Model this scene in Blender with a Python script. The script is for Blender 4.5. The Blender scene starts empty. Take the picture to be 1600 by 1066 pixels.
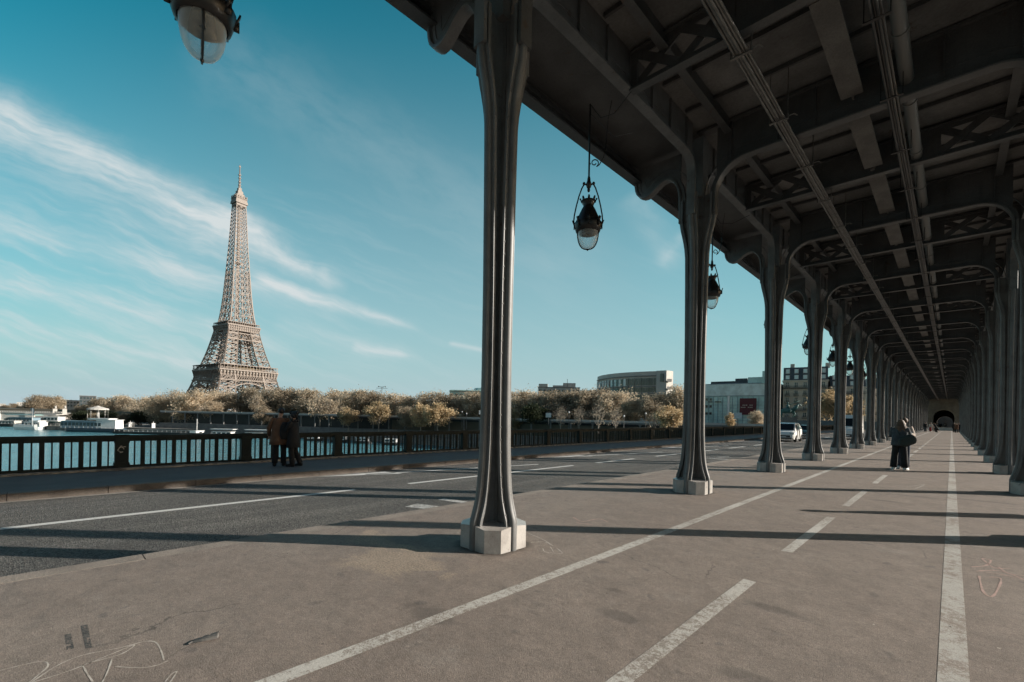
import bpy, bmesh, math, random
from mathutils import Vector, Matrix
C = bpy.context.scene
R = math.radians
random.seed(7)

# ---------------------------------------------------------------- camera, sky, sun, exposure
CAMH = 1.62
YAW = math.atan2(687.1, 711.0)
ROLL = R(1.1)
FW = Vector((-math.sin(YAW), math.cos(YAW), 0)); RT = Vector((math.cos(YAW), math.sin(YAW), 0)); UP = Vector((0, 0, 1))
cam = bpy.data.cameras.new('camera'); cam.sensor_width = 36; cam.lens = 711 / 1600 * 36
cam.shift_y = (648.8 - 533) / 1600; cam.clip_end = 9000; cam.clip_start = .05
co = bpy.data.objects.new('camera', cam); C.collection.objects.link(co)
cx = RT * math.cos(ROLL) + UP * math.sin(ROLL); cy = -RT * math.sin(ROLL) + UP * math.cos(ROLL); cz = -FW
co.matrix_world = Matrix(((cx.x, cy.x, cz.x, 0), (cx.y, cy.y, cz.y, 0), (cx.z, cy.z, cz.z, CAMH), (0, 0, 0, 1)))
C.camera = co

SUN_AZ, SUN_EL = R(48.2), R(18.96)      # azimuth from +Y towards +X
sund = Vector((math.sin(SUN_AZ) * math.cos(SUN_EL), math.cos(SUN_AZ) * math.cos(SUN_EL), math.sin(SUN_EL)))
sl = bpy.data.lights.new('sun', 'SUN'); sl.energy = 4.6; sl.angle = R(.5); sl.color = (1, .93, .84)
so = bpy.data.objects.new('sun', sl); C.collection.objects.link(so)
so.rotation_euler = sund.to_track_quat('Z', 'Y').to_euler()
C.view_settings.view_transform = 'Standard'; C.view_settings.look = 'None'; C.view_settings.gamma = 1
C.view_settings.exposure = 0.75
C.cycles.max_bounces = 6; C.cycles.diffuse_bounces = 3; C.cycles.glossy_bounces = 2; C.cycles.transmission_bounces = 3; C.cycles.transparent_max_bounces = 8
C.cycles.use_adaptive_sampling = True; C.cycles.adaptive_threshold = .03; C.cycles.use_denoising = True


class NT:
    """small helper to write node trees"""
    def __init__(s, tree): s.t = tree; s.n = tree.nodes; s.l = tree.links
    def new(s, kind, **kw):
        n = s.n.new(kind)
        for k, v in kw.items(): setattr(n, k, v)
        return n
    def put(s, sock, v):
        if isinstance(v, (int, float)): sock.default_value = v
        elif isinstance(v, (tuple, list, Vector)):
            v = tuple(v); sock.default_value = v + (1,) if len(v) == 3 and sock.type == 'RGBA' else v
        else: s.l.new(v, sock)
    def m(s, op, a, b=None, c=None, clamp=False):
        n = s.new('ShaderNodeMath', operation=op, use_clamp=clamp)
        for i, v in enumerate((a, b, c)):
            if v is not None: s.put(n.inputs[i], v)
        return n.outputs[0]
    def dot(s, a, v):
        n = s.new('ShaderNodeVectorMath', operation='DOT_PRODUCT'); s.put(n.inputs[0], a); n.inputs[1].default_value = tuple(v); return n.outputs['Value']
    def comb(s, x, y, z=0):
        n = s.new('ShaderNodeCombineXYZ')
        for i, v in enumerate((x, y, z)): s.put(n.inputs[i], v)
        return n.outputs[0]
    def noise(s, vec, scale, detail=4, rough=.55, col=False, dist=0):
        n = s.new('ShaderNodeTexNoise'); s.put(n.inputs['Vector'], vec); n.inputs['Scale'].default_value = scale
        n.inputs['Detail'].default_value = detail; n.inputs['Roughness'].default_value = rough; n.inputs['Distortion'].default_value = dist
        return n.outputs['Color' if col else 'Fac']
    def ss(s, v, a, b, o0=0., o1=1.):
        n = s.new('ShaderNodeMapRange', interpolation_type='SMOOTHSTEP'); s.put(n.inputs[0], v)
        for i, q in enumerate((a, b, o0, o1)): n.inputs[i + 1].default_value = q
        return n.outputs[0]
    def mix(s, f, a, b, mode='MIX'):
        n = s.new('ShaderNodeMix', data_type='RGBA', blend_type=mode)
        s.put(n.inputs[0], f); s.put(n.inputs[6], a); s.put(n.inputs[7], b); return n.outputs[2]
    def mapping_off(s, vec, off, scale):
        n = s.new('ShaderNodeVectorMath', operation='SUBTRACT'); s.put(n.inputs[0], vec); n.inputs[1].default_value = off
        return s.mapping(n.outputs[0], scale)
    def mapping(s, vec, scale=(1, 1, 1), rot=(0, 0, 0)):
        n = s.new('ShaderNodeMapping'); s.put(n.inputs[0], vec); n.inputs['Scale'].default_value = scale; n.inputs['Rotation'].default_value = rot
        return n.outputs[0]


W = bpy.data.worlds.new('World'); C.world = W; W.cycles.sampling_method = 'MANUAL'; W.cycles.sample_map_resolution = 256; W.use_nodes = True
w = NT(W.node_tree); w.n.clear()
sky = w.new('ShaderNodeTexSky', sky_type='NISHITA', sun_disc=False, sun_elevation=SUN_EL, sun_rotation=SUN_AZ)
sky.air_density = 1.0; sky.dust_density = 1.2; sky.ozone_density = 2.2; sky.altitude = 40
geo = w.new('ShaderNodeTexCoord').outputs['Generated']
df = w.m('MAXIMUM', w.dot(geo, FW), .05)
# direction coordinates of the sky on a tangent plane (a cloud deck at infinity)
U = w.m('DIVIDE', w.dot(geo, RT), df); V = w.m('DIVIDE', w.dot(geo, UP), df)
PXU = w.m('MULTIPLY_ADD', U, 711., 800.); PYV = w.m('MULTIPLY_ADD', V, -711., 648.8)
wob = w.m('MULTIPLY_ADD', w.noise(w.comb(PXU, PYV), .009, 3, .55), 70., -35.)
fin = w.m('MULTIPLY_ADD', w.noise(w.comb(PXU, PYV), .05, 2, .6), 10., -5.)
def streaks(deg, cross, sc):
    c, s_ = math.cos(R(deg)), math.sin(R(deg))
    t_ = w.m('ADD', w.m('MULTIPLY', PXU, c), w.m('MULTIPLY', PYV, s_)); p_ = w.m('ADD', w.m('SUBTRACT', w.m('MULTIPLY', PYV, c), w.m('MULTIPLY', PXU, s_)), w.m('MULTIPLY', wob, .5))
    return w.noise(w.comb(w.m('MULTIPLY', t_, sc), w.m('MULTIPLY', p_, cross)), 1., 4, .6)
STA = streaks(31, .03, .012); STB = streaks(19, .045, .006)

def band(x0, y0, x1, y1, s0, s1, amp, e0=.0, e1=1., wobk=1.):
    """one streak of cirrus from (x0,y0) to (x1,y1), half-width s0 to s1"""
    L = math.hypot(x1 - x0, y1 - y0); c, s = (x1 - x0) / L, (y1 - y0) / L
    dx = w.m('SUBTRACT', PXU, x0); dy = w.m('SUBTRACT', PYV, y0)
    t = w.m('DIVIDE', w.m('ADD', w.m('MULTIPLY', dx, c), w.m('MULTIPLY', dy, s)), L)
    p = w.m('ADD', w.m('SUBTRACT', w.m('MULTIPLY', dy, c), w.m('MULTIPLY', dx, s)), w.m('MULTIPLY', w.m('ADD', w.m('MULTIPLY', wob, .55), fin), wobk))
    sg = w.m('MAXIMUM', w.m('MULTIPLY_ADD', t, s1 - s0, s0), 2.)
    q = w.m('DIVIDE', p, sg)
    g = w.m('EXPONENT', w.m('MULTIPLY', w.m('MULTIPLY', q, q), -1.))
    a = w.m('MULTIPLY', w.ss(t, e0 - .06, e0 + .08), w.ss(t, e1 - .22, e1 + .02, 1., 0.))
    st = STA if abs(math.degrees(math.atan2(s, c))) > 25 else STB
    return w.m('MULTIPLY', w.m('MULTIPLY', g, a), w.m('MULTIPLY', w.ss(st, .05, .75), amp))

cl = None
for b in [(-200, 112, 372, 368, 40, 26, 1.0, 0, 1.12), (330, 345, 540, 462, 24, 9, .8, 0, 1.), (-200, 190, 330, 410, 50, 34, .24, 0, 1.1),
          (300, 372, 480, 432, 26, 18, .25), (390, 445, 660, 520, 9, 7, .75, 0, 1., .45), (-150, 330, 560, 500, 26, 22, .5, 0, 1., .7),
          (-150, 415, 470, 560, 24, 18, .5, 0, 1., .7), (-150, 500, 420, 600, 26, 20, .42, 0, 1., .6), (430, 510, 660, 570, 16, 10, .3, 0, 1., .5),
          (550, 546, 640, 562, 7, 4, .55, 0, 1., .3), (700, 538, 770, 552, 4, 3, .45, 0, 1., .2), (300, 80, 1000, 470, 60, 60, .13, 0, 1.),
          (980, 300, 1060, 420, 26, 20, .22, 0, 1.), (1030, 415, 1060, 350, 14, 8, .25, 0, 1.)]:
    v = band(*b); cl = v if cl is None else w.m('ADD', cl, v)
st2 = STB
veil = w.m('MULTIPLY', w.ss(st2, .42, .75), w.m('MULTIPLY', w.ss(PXU, 150., 900., .3, .04), w.ss(PYV, 250., 430.)))
cl = w.m('ADD', cl, veil, clamp=True)
# teal sky ahead of the camera, warmer and paler round the sun; pale band towards the horizon
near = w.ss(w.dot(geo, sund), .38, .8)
clear = w.m('MULTIPLY', w.ss(w.dot(geo, FW), .0, .45), w.ss(w.dot(geo, UP), .62, .85, 1., 0.))  # unseen sky behind and overhead is tinted neutral to take teal out of shadows
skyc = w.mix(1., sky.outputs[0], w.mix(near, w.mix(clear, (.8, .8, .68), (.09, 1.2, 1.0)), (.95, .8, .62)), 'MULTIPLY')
tq = w.m('MULTIPLY_ADD', PYV, 1 / 740., 100 / 740., clamp=True)
skyc = w.mix(w.m('MULTIPLY', w.m('POWER', tq, 2.), w.m('SUBTRACT', 1., w.m('MULTIPLY', near, .6))), skyc, (3.55, 4.6, 4.95))
cloudc = (5.2, 5.7, 5.8)
skyc = w.mix(cl, skyc, cloudc)
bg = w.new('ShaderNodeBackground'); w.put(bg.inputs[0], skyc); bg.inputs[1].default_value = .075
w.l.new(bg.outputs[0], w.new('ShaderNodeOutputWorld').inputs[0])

# ---------------------------------------------------------------- materials
def mat(name, col, rough=.6, col2=None, nscale=3., namt=.35, metal=0., bump=None, spec=.5, streak=None, fine=None, vary=False, rust=None):
    """plain procedural material: two colours mixed by noise, optional fine grain, optional bump (scale, distance)"""
    m = bpy.data.materials.new(name); m.use_nodes = True
    t = NT(m.node_tree); bs = m.node_tree.nodes['Principled BSDF']
    P = t.new('ShaderNodeTexCoord').outputs['Object']
    if vary:
        va = t.new('ShaderNodeVectorMath', operation='ADD'); t.put(va.inputs[0], P); rn = t.m('MULTIPLY', t.new('ShaderNodeObjectInfo').outputs['Random'], 40.); t.put(va.inputs[1], t.comb(rn, rn, rn)); P = va.outputs[0]
    if streak: P = t.mapping(P, streak)
    col2 = col2 or tuple(c * .7 for c in col)
    f = t.ss(t.noise(P, nscale, 6, .6), .35, .68, 0., 1.)
    c = t.mix(t.m('MULTIPLY', f, namt * 2 if namt < .5 else 1.), col, col2)
    if fine:
        g = t.ss(t.noise(P, fine[0], 3, .7), .3, .7, 1 - fine[1], 1 + fine[1])
        c = t.mix(1., c, t.comb(g, g, g), 'MULTIPLY')
    if rust: c = t.mix(t.ss(t.noise(P, rust, 5, .7), .63, .7, 0., .75), c, (.075, .045, .03)); c = t.mix(t.ss(t.noise(t.mapping(P, (6, 6, .35)), 2.2, 4, .6), .55, .75, 0., .5), c, tuple(q * .5 for q in col))
    t.put(bs.inputs['Base Color'], c); bs.inputs['Roughness'].default_value = rough; bs.inputs['Metallic'].default_value = metal
    bs.inputs['Specular IOR Level'].default_value = spec
    if bump:
        b = t.new('ShaderNodeBump'); b.inputs['Distance'].default_value = bump[1]; b.inputs['Strength'].default_value = 1
        t.put(b.inputs['Height'], t.noise(P, bump[0], 4, .6)); t.put(bs.inputs['Normal'], b.outputs[0])
    return m

MT = {}
MT['iron'] = mat('grey_iron_paint', (.158, .16, .158), .46, (.105, .105, .103), 2.6, .4, bump=(5, .003), fine=(70, .1), spec=.36, vary=True, rust=5.)
MT['plinth'] = mat('pale_plinth_paint', (.42, .4, .375), .32, (.27, .25, .23), 4, .4, bump=(6, .003), fine=(60, .08), vary=True, rust=7.)
MT['deck'] = mat('dark_sooty_iron', (.088, .09, .09), .45, (.056, .057, .056), 1.5, .4, bump=(5, .004), fine=(40, .15), vary=True, rust=2.5)
MT['duct'] = mat('pale_grey_duct', (.17, .165, .15), .5, (.17, .16, .15), 3, .4)
MT['ceiling'] = mat('sooted_grey_ceiling', (.19, .19, .185), .7, (.1, .1, .098), .9, .45, bump=(5, .004), fine=(20, .12), rust=1.5)
MT['stringer'] = mat('faded_grey_beam_paint', (.12, .115, .105), .6, (.07, .066, .06), 2., .45, bump=(7, .006), fine=(40, .2))
MT['cable'] = mat('black_cable_sheath', (.05, .047, .045), .35, (.03, .03, .03), 5, .3)
MT['tray'] = mat('galvanised_tray', (.19, .18, .165), .35, (.1, .095, .09), 6, .4, metal=.4)
MT['black'] = mat('black_painted_iron', (.01, .01, .01), .4, (.016, .015, .014), 8, .3)
MT['rail'] = mat('dark_green_railing_paint', (.016, .022, .0195), .6, (.009, .013, .0115), 5, .4, bump=(20, .003), fine=(40, .2), spec=.2)
MT['stone'] = mat('worn_kerb_stone', (.155, .13, .11), .85, (.09, .075, .065), 3, .4, bump=(25, .01), fine=(60, .25))
MT['coping'] = mat('pale_worn_coping', (.33, .30, .25), .9, (.12, .11, .1), 6, .5, bump=(12, .02))
MT['edge'] = mat('worn_edge_stone', (.25, .212, .178), .9, (.165, .14, .118), 2.5, .45, bump=(25, .01), fine=(90, .25))
MT['gutter'] = mat('pale_gutter_grit', (.3, .27, .23), .9, (.2, .18, .155), 4, .4, fine=(50, .2))
MT['masonry'] = mat('yellow_limestone', (.21, .17, .125), .85, (.12, .098, .075), .9, .4, bump=(6, .02))
MT['quay'] = mat('grey_quay_stone', (.22, .2, .175), .9, (.12, .11, .1), .4, .5, fine=(3, .25))
MT['concrete'] = mat('shaded_concrete', (.2, .2, .19), .85, (.12, .12, .12), .5, .4)
MT['earth'] = mat('bank_ground', (.13, .12, .095), .95, (.09, .09, .065), .06, .45)
MT['white'] = mat('white_gloss_paint', (.78, .78, .76), .35, (.62, .62, .6), 1.5, .3)
MT['offwhite'] = mat('off_white_render', (.52, .5, .46), .8, (.4, .385, .36), .3, .3)
MT['bluegrey'] = mat('blue_grey_hull', (.2, .29, .34), .4, (.14, .2, .25), .5, .4)
MT['navy'] = mat('navy_hull', (.025, .05, .075), .4, None, .5, .4)
MT['green'] = mat('green_hull', (.06, .13, .11), .5, None, .5, .4)
MT['darkhull'] = mat('dark_barge_hull', (.03, .035, .035), .6, None, .5, .4)
MT['tower'] = mat('tower_brown_paint', (.235, .195, .165), .6, (.17, .142, .122), .05, .4)
MT['slate'] = mat('slate_roof', (.07, .085, .095), .55, (.045, .05, .055), .5, .4)
MT['facade'] = mat('haussmann_limestone', (.58, .5, .41), .85, (.44, .38, .31), .3, .4)
MT['office'] = mat('office_stone_cladding', (.55, .51, .46), .75, (.46, .42, .38), .2, .3)
MT['balcony'] = mat('balcony_ironwork', (.03, .035, .035), .5)
MT['red'] = mat('dark_red_banner', (.1, .012, .018), .6, (.07, .01, .015), 1., .4)
MT['bark'] = mat('grey_brown_bark', (.15, .125, .1), .9, (.08, .065, .05), 1.5, .5)
MT['palebark'] = mat('pale_plane_bark', (.34, .3, .25), .9, (.17, .15, .12), 1.5, .5)
MT['rubber'] = mat('tyre_rubber', (.02, .02, .02), .8)
MT['alloy'] = mat('wheel_alloy', (.5, .5, .5), .35, metal=.7)
MT['darkcar'] = mat('dark_teal_car_paint', (.03, .07, .085), .25)
MT['skin'] = mat('skin', (.45, .27, .19), .6, (.38, .21, .15), 8, .3)
MT['camel'] = mat('camel_wool', (.15, .075, .042), .9, (.1, .05, .028), 6, .4, bump=(60, .004))
MT['blackcloth'] = mat('black_cloth', (.009, .009, .01), .9, (.016, .0155, .016), 6, .4, bump=(50, .004))
MT['navycloth'] = mat('navy_cloth', (.03, .04, .06), .9, None, 6, .4)
MT['denim'] = mat('washed_denim', (.055, .07, .08), .9, (.03, .04, .05), 9, .4)
MT['greybag'] = mat('dark_green_bag_cloth', (.02, .032, .03), .8, None, 6, .4)
MT['hairblack'] = mat('black_hair', (.012, .01, .01), .55, None, 20, .4, bump=(80, .01))
MT['hairbrown'] = mat('light_brown_hair', (.12, .068, .036), .6, (.05, .03, .018), 14, .45, bump=(60, .015))
MT['shoe'] = mat('white_shoe', (.7, .7, .68), .6)
MT['redcloth'] = mat('red_cloth', (.25, .03, .03), .9)
MT['palecloth'] = mat('pale_cloth', (.5, .42, .36), .9)
MT['chalk'] = mat('white_chalk', (.5, .46, .41), .95, (.27, .235, .2), 14, .4)
MT['pinkchalk'] = mat('pink_chalk', (.42, .28, .24), .95, (.26, .2, .17), 12, .4)
MT['stencil'] = mat('dark_stencil_paint', (.03, .034, .034), .8, (.13, .12, .11), 22, .4)
MT['signblue'] = mat('sign_enamel', (.6, .62, .62), .4)

def glass(name, col, rough=.08):
    m = mat(name, col, rough, tuple(c * .6 for c in col), .25, .4, spec=.8); return m
MT['glassdark'] = glass('dark_window_glass', (.025, .05, .06))
MT['glassteal'] = glass('teal_facade_glass', (.42, .66, .64), .2)
MT['glasspale'] = glass('pale_reflecting_glass', (.62, .74, .73), .2)
MT['carglass'] = mat('car_glass', (.012, .018, .022), .12, (.008, .012, .014), .25, .4, spec=.12)
def globe_mat():
    m = bpy.data.materials.new('clear_lantern_glass'); m.use_nodes = True; t = NT(m.node_tree)
    bs = m.node_tree.nodes['Principled BSDF']; out = m.node_tree.nodes['Material Output']
    bs.inputs['Base Color'].default_value = (.75, .8, .8, 1); bs.inputs['Roughness'].default_value = .08
    tr = t.new('ShaderNodeBsdfTransparent'); tr.inputs[0].default_value = (.93, .95, .95, 1)
    lw = t.new('ShaderNodeLayerWeight'); lw.inputs[0].default_value = .35
    ms = t.new('ShaderNodeMixShader'); t.put(ms.inputs[0], t.m('MULTIPLY_ADD', lw.outputs['Facing'], .75, .16, clamp=True))
    t.l.new(tr.outputs[0], ms.inputs[1]); t.l.new(bs.outputs[0], ms.inputs[2]); t.l.new(ms.outputs[0], out.inputs[0]); return m
MT['globe'] = globe_mat()

def paving():
    m = bpy.data.materials.new('brown_grey_asphalt_paving'); m.use_nodes = True; t = NT(m.node_tree); bs = m.node_tree.nodes['Principled BSDF']
    P = t.new('ShaderNodeTexCoord').outputs['Object']
    big = t.ss(t.noise(P, .35, 6, .65), .3, .7); mid = t.ss(t.noise(P, 1.7, 6, .7, dist=.6), .35, .7)
    c = t.mix(big, (.252, .21, .178), (.212, .174, .148))
    c = t.mix(t.m('MULTIPLY', mid, .5), c, (.168, .14, .12))
    sw = t.noise(t.mapping(P, (.5, 2.6, 1), (0, 0, R(28))), 1.3, 6, .7, dist=1.2)
    c = t.mix(t.ss(sw, .56, .76, 0., .5), c, (.125, .112, .103))
    c = t.mix(t.ss(t.noise(P, .9, 5, .7), .58, .72, 0., .45), c, (.29, .26, .23))
    c = t.mix(t.ss(t.noise(P, 4.5, 3, .5), .64, .72, 0., .5), c, (.11, .1, .095))
    g = t.ss(t.noise(P, 130, 2, .8), .3, .7, .66, 1.34); c = t.mix(1., c, t.comb(g, g, g), 'MULTIPLY')
    g = t.ss(t.noise(P, 32, 4, .75), .3, .7, .86, 1.14); c = t.mix(1., c, t.comb(g, g, g), 'MULTIPLY')
    g = t.ss(t.noise(t.mapping(P, (1, 1, 1), (0, 0, .6)), 7, 5, .7, dist=.8), .3, .7, .9, 1.09); c = t.mix(1., c, t.comb(g, g, g), 'MULTIPLY')
    for (sx_, sy_, rx_, ry_, colr, amt) in (*[(x_, y_, r_, q_, (.33, .26, .19), .5) for x_, y_, r_, q_ in ((-4.35, 2.75, .75, .42), (-5.2, 3.0, .5, .25))], *[(x_, y_, r_, q_, (.1, .088, .078), .55) for x_, y_, r_, q_ in ((-1.9, 3.3, .16, .09), (-2.25, 3.75, .12, .07), (-.7, 3.1, .3, .1), (-1.1, 4.4, .22, .08), (.5, 3.6, .5, .12), (-.4, 13.4, .5, .12), (-.9, 12.1, .3, .1), (-3.0, 2.2, .3, .12), (.6, 13.8, .7, .1))]):
        ds = t.new('ShaderNodeVectorMath', operation='LENGTH'); t.put(ds.inputs[0], t.mapping_off(P, (sx_, sy_, 0), (1 / rx_, 1 / ry_, 1))); wn = t.m('ADD', ds.outputs['Value'], t.m('MULTIPLY_ADD', mid, 1.1, -.55))
        fm = t.ss(wn, .5, 1.15, amt, 0.); c = t.mix(fm, c, colr)
        if colr[0] > .3: g = t.ss(t.noise(P, 48, 3, .7), .36, .6, .45, 1.45); gm = t.mix(fm, (1, 1, 1), t.comb(g, g, g)); c = t.mix(1., c, gm, 'MULTIPLY')
    sp = t.new('ShaderNodeTexVoronoi'); t.put(sp.inputs['Vector'], P); sp.inputs['Scale'].default_value = 3.2
    pick = t.m('GREATER_THAN', t.dot(sp.outputs['Color'], (1, 0, 0)), .62); dots = t.m('LESS_THAN', t.m('MULTIPLY_ADD', t.noise(P, 40, 2, .5), .06, sp.outputs['Distance']), .062)
    c = t.mix(t.m('MULTIPLY', t.m('MULTIPLY', dots, pick), .75), c, t.mix(t.m('GREATER_THAN', t.dot(sp.outputs['Color'], (0, 1, 0)), .45), (.06, .055, .05), (.46, .42, .37)))
    sp_ = t.new('ShaderNodeSeparateXYZ'); t.put(sp_.inputs[0], P)      # paving darker in a ring round each column foot
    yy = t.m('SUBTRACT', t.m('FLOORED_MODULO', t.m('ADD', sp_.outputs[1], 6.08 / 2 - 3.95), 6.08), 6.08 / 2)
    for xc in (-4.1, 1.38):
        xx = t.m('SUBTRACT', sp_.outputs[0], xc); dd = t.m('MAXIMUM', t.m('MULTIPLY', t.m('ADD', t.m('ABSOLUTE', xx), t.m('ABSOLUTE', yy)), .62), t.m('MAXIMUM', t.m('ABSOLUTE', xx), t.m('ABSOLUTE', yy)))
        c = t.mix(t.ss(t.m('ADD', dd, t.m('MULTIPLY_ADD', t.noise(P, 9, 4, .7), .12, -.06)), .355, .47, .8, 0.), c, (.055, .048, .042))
    vc = t.new('ShaderNodeTexVoronoi', feature='DISTANCE_TO_EDGE'); wv = t.new('ShaderNodeVectorMath', operation='ADD')
    t.put(wv.inputs[0], P); t.put(wv.inputs[1], t.mix(.28, (0, 0, 0), t.noise(P, 1.6, 5, .7, col=True))); t.put(vc.inputs['Vector'], wv.outputs[0]); vc.inputs['Scale'].default_value = .33
    crack = t.m('MULTIPLY', t.m('LESS_THAN', vc.outputs['Distance'], .0014), t.ss(t.noise(P, .5, 2, .5), .5, .62)); c = t.mix(t.m('MULTIPLY', crack, .6), c, (.06, .055, .05))
    t.put(bs.inputs['Base Color'], c); t.put(bs.inputs['Roughness'], t.ss(big, 0., 1., .75, .9)); bs.inputs['Specular IOR Level'].default_value = .3
    b = t.new('ShaderNodeBump'); b.inputs['Distance'].default_value = .012
    h = t.m('ADD', t.m('MULTIPLY', t.noise(P, 100, 3, .7), .35), t.m('MULTIPLY', t.noise(P, 2.5, 5, .6), 1.2))
    t.put(b.inputs['Height'], h); t.put(bs.inputs['Normal'], b.outputs[0]); return m
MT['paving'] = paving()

def asphalt():
    m = bpy.data.materials.new('grey_road_asphalt'); m.use_nodes = True; t = NT(m.node_tree); bs = m.node_tree.nodes['Principled BSDF']
    P = t.new('ShaderNodeTexCoord').outputs['Object']
    c = t.mix(t.ss(t.noise(P, .3, 6, .6), .3, .7), (.122, .113, .1), (.09, .084, .077))
    v = t.new('ShaderNodeTexVoronoi'); t.put(v.inputs['Vector'], P); v.inputs['Scale'].default_value = 55
    g = t.ss(t.dot(v.outputs['Color'], (.33, .33, .33)), .2, .8, .45, 1.6); c = t.mix(1., c, t.comb(g, g, g), 'MULTIPLY')
    g = t.ss(t.noise(P, 22, 4, .75), .32, .68, .72, 1.28); c = t.mix(1., c, t.comb(g, g, g), 'MULTIPLY')
    tr = t.ss(t.noise(t.mapping(P, (2., .06, 1)), 1.2, 3, .5), .45, .65, .86, 1.1); c = t.mix(1., c, t.comb(tr, tr, tr), 'MULTIPLY')
    t.put(bs.inputs['Base Color'], c); bs.inputs['Roughness'].default_value = .8; bs.inputs['Specular IOR Level'].default_value = .35
    b = t.new('ShaderNodeBump'); b.inputs['Distance'].default_value = .012; t.put(b.inputs['Height'], v.outputs['Distance']); t.put(bs.inputs['Normal'], b.outputs[0]); return m
MT['asphalt'] = asphalt()
MT['sidewalk'] = mat('smooth_dark_sidewalk_asphalt', (.10, .10, .10), .85, (.075, .075, .075), 1.2, .4, fine=(70, .2), bump=(60, .004))

def worn_paint(name, white, ground, thr=.5, sc=16.):
    m = bpy.data.materials.new(name); m.use_nodes = True; t = NT(m.node_tree); bs = m.node_tree.nodes['Principled BSDF']
    P = t.new('ShaderNodeTexCoord').outputs['Object']
    n = t.m('ADD', t.m('ADD', t.m('MULTIPLY', t.noise(P, sc, 5, .75), .4), t.m('MULTIPLY', t.noise(P, 70, 3, .7), .3)), t.m('MULTIPLY', t.noise(P, .9, 4, .6), .3))
    f = t.ss(n, thr - .06, thr + .06)
    g = t.ss(t.noise(P, 130, 2, .8), .3, .7, .8, 1.2)
    c = t.mix(1., t.mix(f, white, ground), t.comb(g, g, g), 'MULTIPLY')
    t.put(bs.inputs['Base Color'], c); bs.inputs['Roughness'].default_value = .8; return m
MT['line'] = worn_paint('worn_white_line', (.47, .45, .41), (.215, .18, .15), .52)
MT['lineb'] = worn_paint('very_worn_white_line', (.40, .385, .35), (.22, .18, .15), .515, 9.)
MT['roadline'] = worn_paint('white_road_marking', (.55, .54, .51), (.12, .115, .11), .6)
MT['roadpatch'] = worn_paint('scraped_road_marking', (.5, .49, .46), (.12, .115, .11), .5, 12.)

def water():
    m = bpy.data.materials.new('river_water'); m.use_nodes = True; t = NT(m.node_tree); bs = m.node_tree.nodes['Principled BSDF']
    P = t.new('ShaderNodeTexCoord').outputs['Object']
    bs.inputs['Base Color'].default_value = (.07, .21, .25, 1); bs.inputs['Roughness'].default_value = .2; bs.inputs['IOR'].default_value = 1.33
    b = t.new('ShaderNodeBump'); b.inputs['Distance'].default_value = 1.6; b.inputs['Strength'].default_value = .8
    h = t.m('ADD', t.m('MULTIPLY', t.noise(t.mapping(P, (1, 1, 1)), .5, 4, .6), .55), t.m('MULTIPLY', t.noise(P, .09, 3, .6), .9))
    t.put(b.inputs['Height'], h); t.put(bs.inputs['Normal'], b.outputs[0]); return m
MT['water'] = water()

def leaf(name, a, b, c3):
    m = bpy.data.materials.new(name); m.use_nodes = True; t = NT(m.node_tree); bs = m.node_tree.nodes['Principled BSDF']
    P = t.new('ShaderNodeTexCoord').outputs['Object']; oi = t.new('ShaderNodeObjectInfo').outputs['Random']
    c = t.mix(t.ss(t.noise(P, .45, 4, .6), .35, .65), a, b); c = t.mix(t.ss(t.noise(P, 2.2, 3, .7), .5, .75, 0., .7), c, c3)
    g = t.m('MULTIPLY_ADD', oi, .5, .75); c = t.mix(1., c, t.comb(g, g, g), 'MULTIPLY')
    t.put(bs.inputs['Base Color'], c); bs.inputs['Roughness'].default_value = .7; bs.inputs['Specular IOR Level'].default_value = .2
    tl = t.new('ShaderNodeBsdfTranslucent'); t.put(tl.inputs[0], c); ms = t.new('ShaderNodeMixShader'); ms.inputs[0].default_value = .45
    t.l.new(bs.outputs[0], ms.inputs[1]); t.l.new(tl.outputs[0], ms.inputs[2]); t.l.new(ms.outputs[0], m.node_tree.nodes['Material Output'].inputs[0]); return m
MT['lbrown'] = leaf('brown_autumn_leaves', (.5, .425, .32), (.43, .36, .265), (.56, .485, .375))
MT['lpale'] = leaf('pale_beige_autumn_leaves', (.55, .46, .34), (.43, .35, .25), (.64, .56, .44))
MT['lgold'] = leaf('golden_autumn_leaves', (.54, .42, .26), (.42, .32, .19), (.64, .53, .36))
MT['lgreen'] = leaf('dark_green_leaves', (.025, .035, .02), (.04, .05, .025), (.05, .055, .03))
MT['lolive'] = leaf('olive_brown_leaves', (.4, .335, .245), (.33, .27, .195), (.46, .385, .285))

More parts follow.
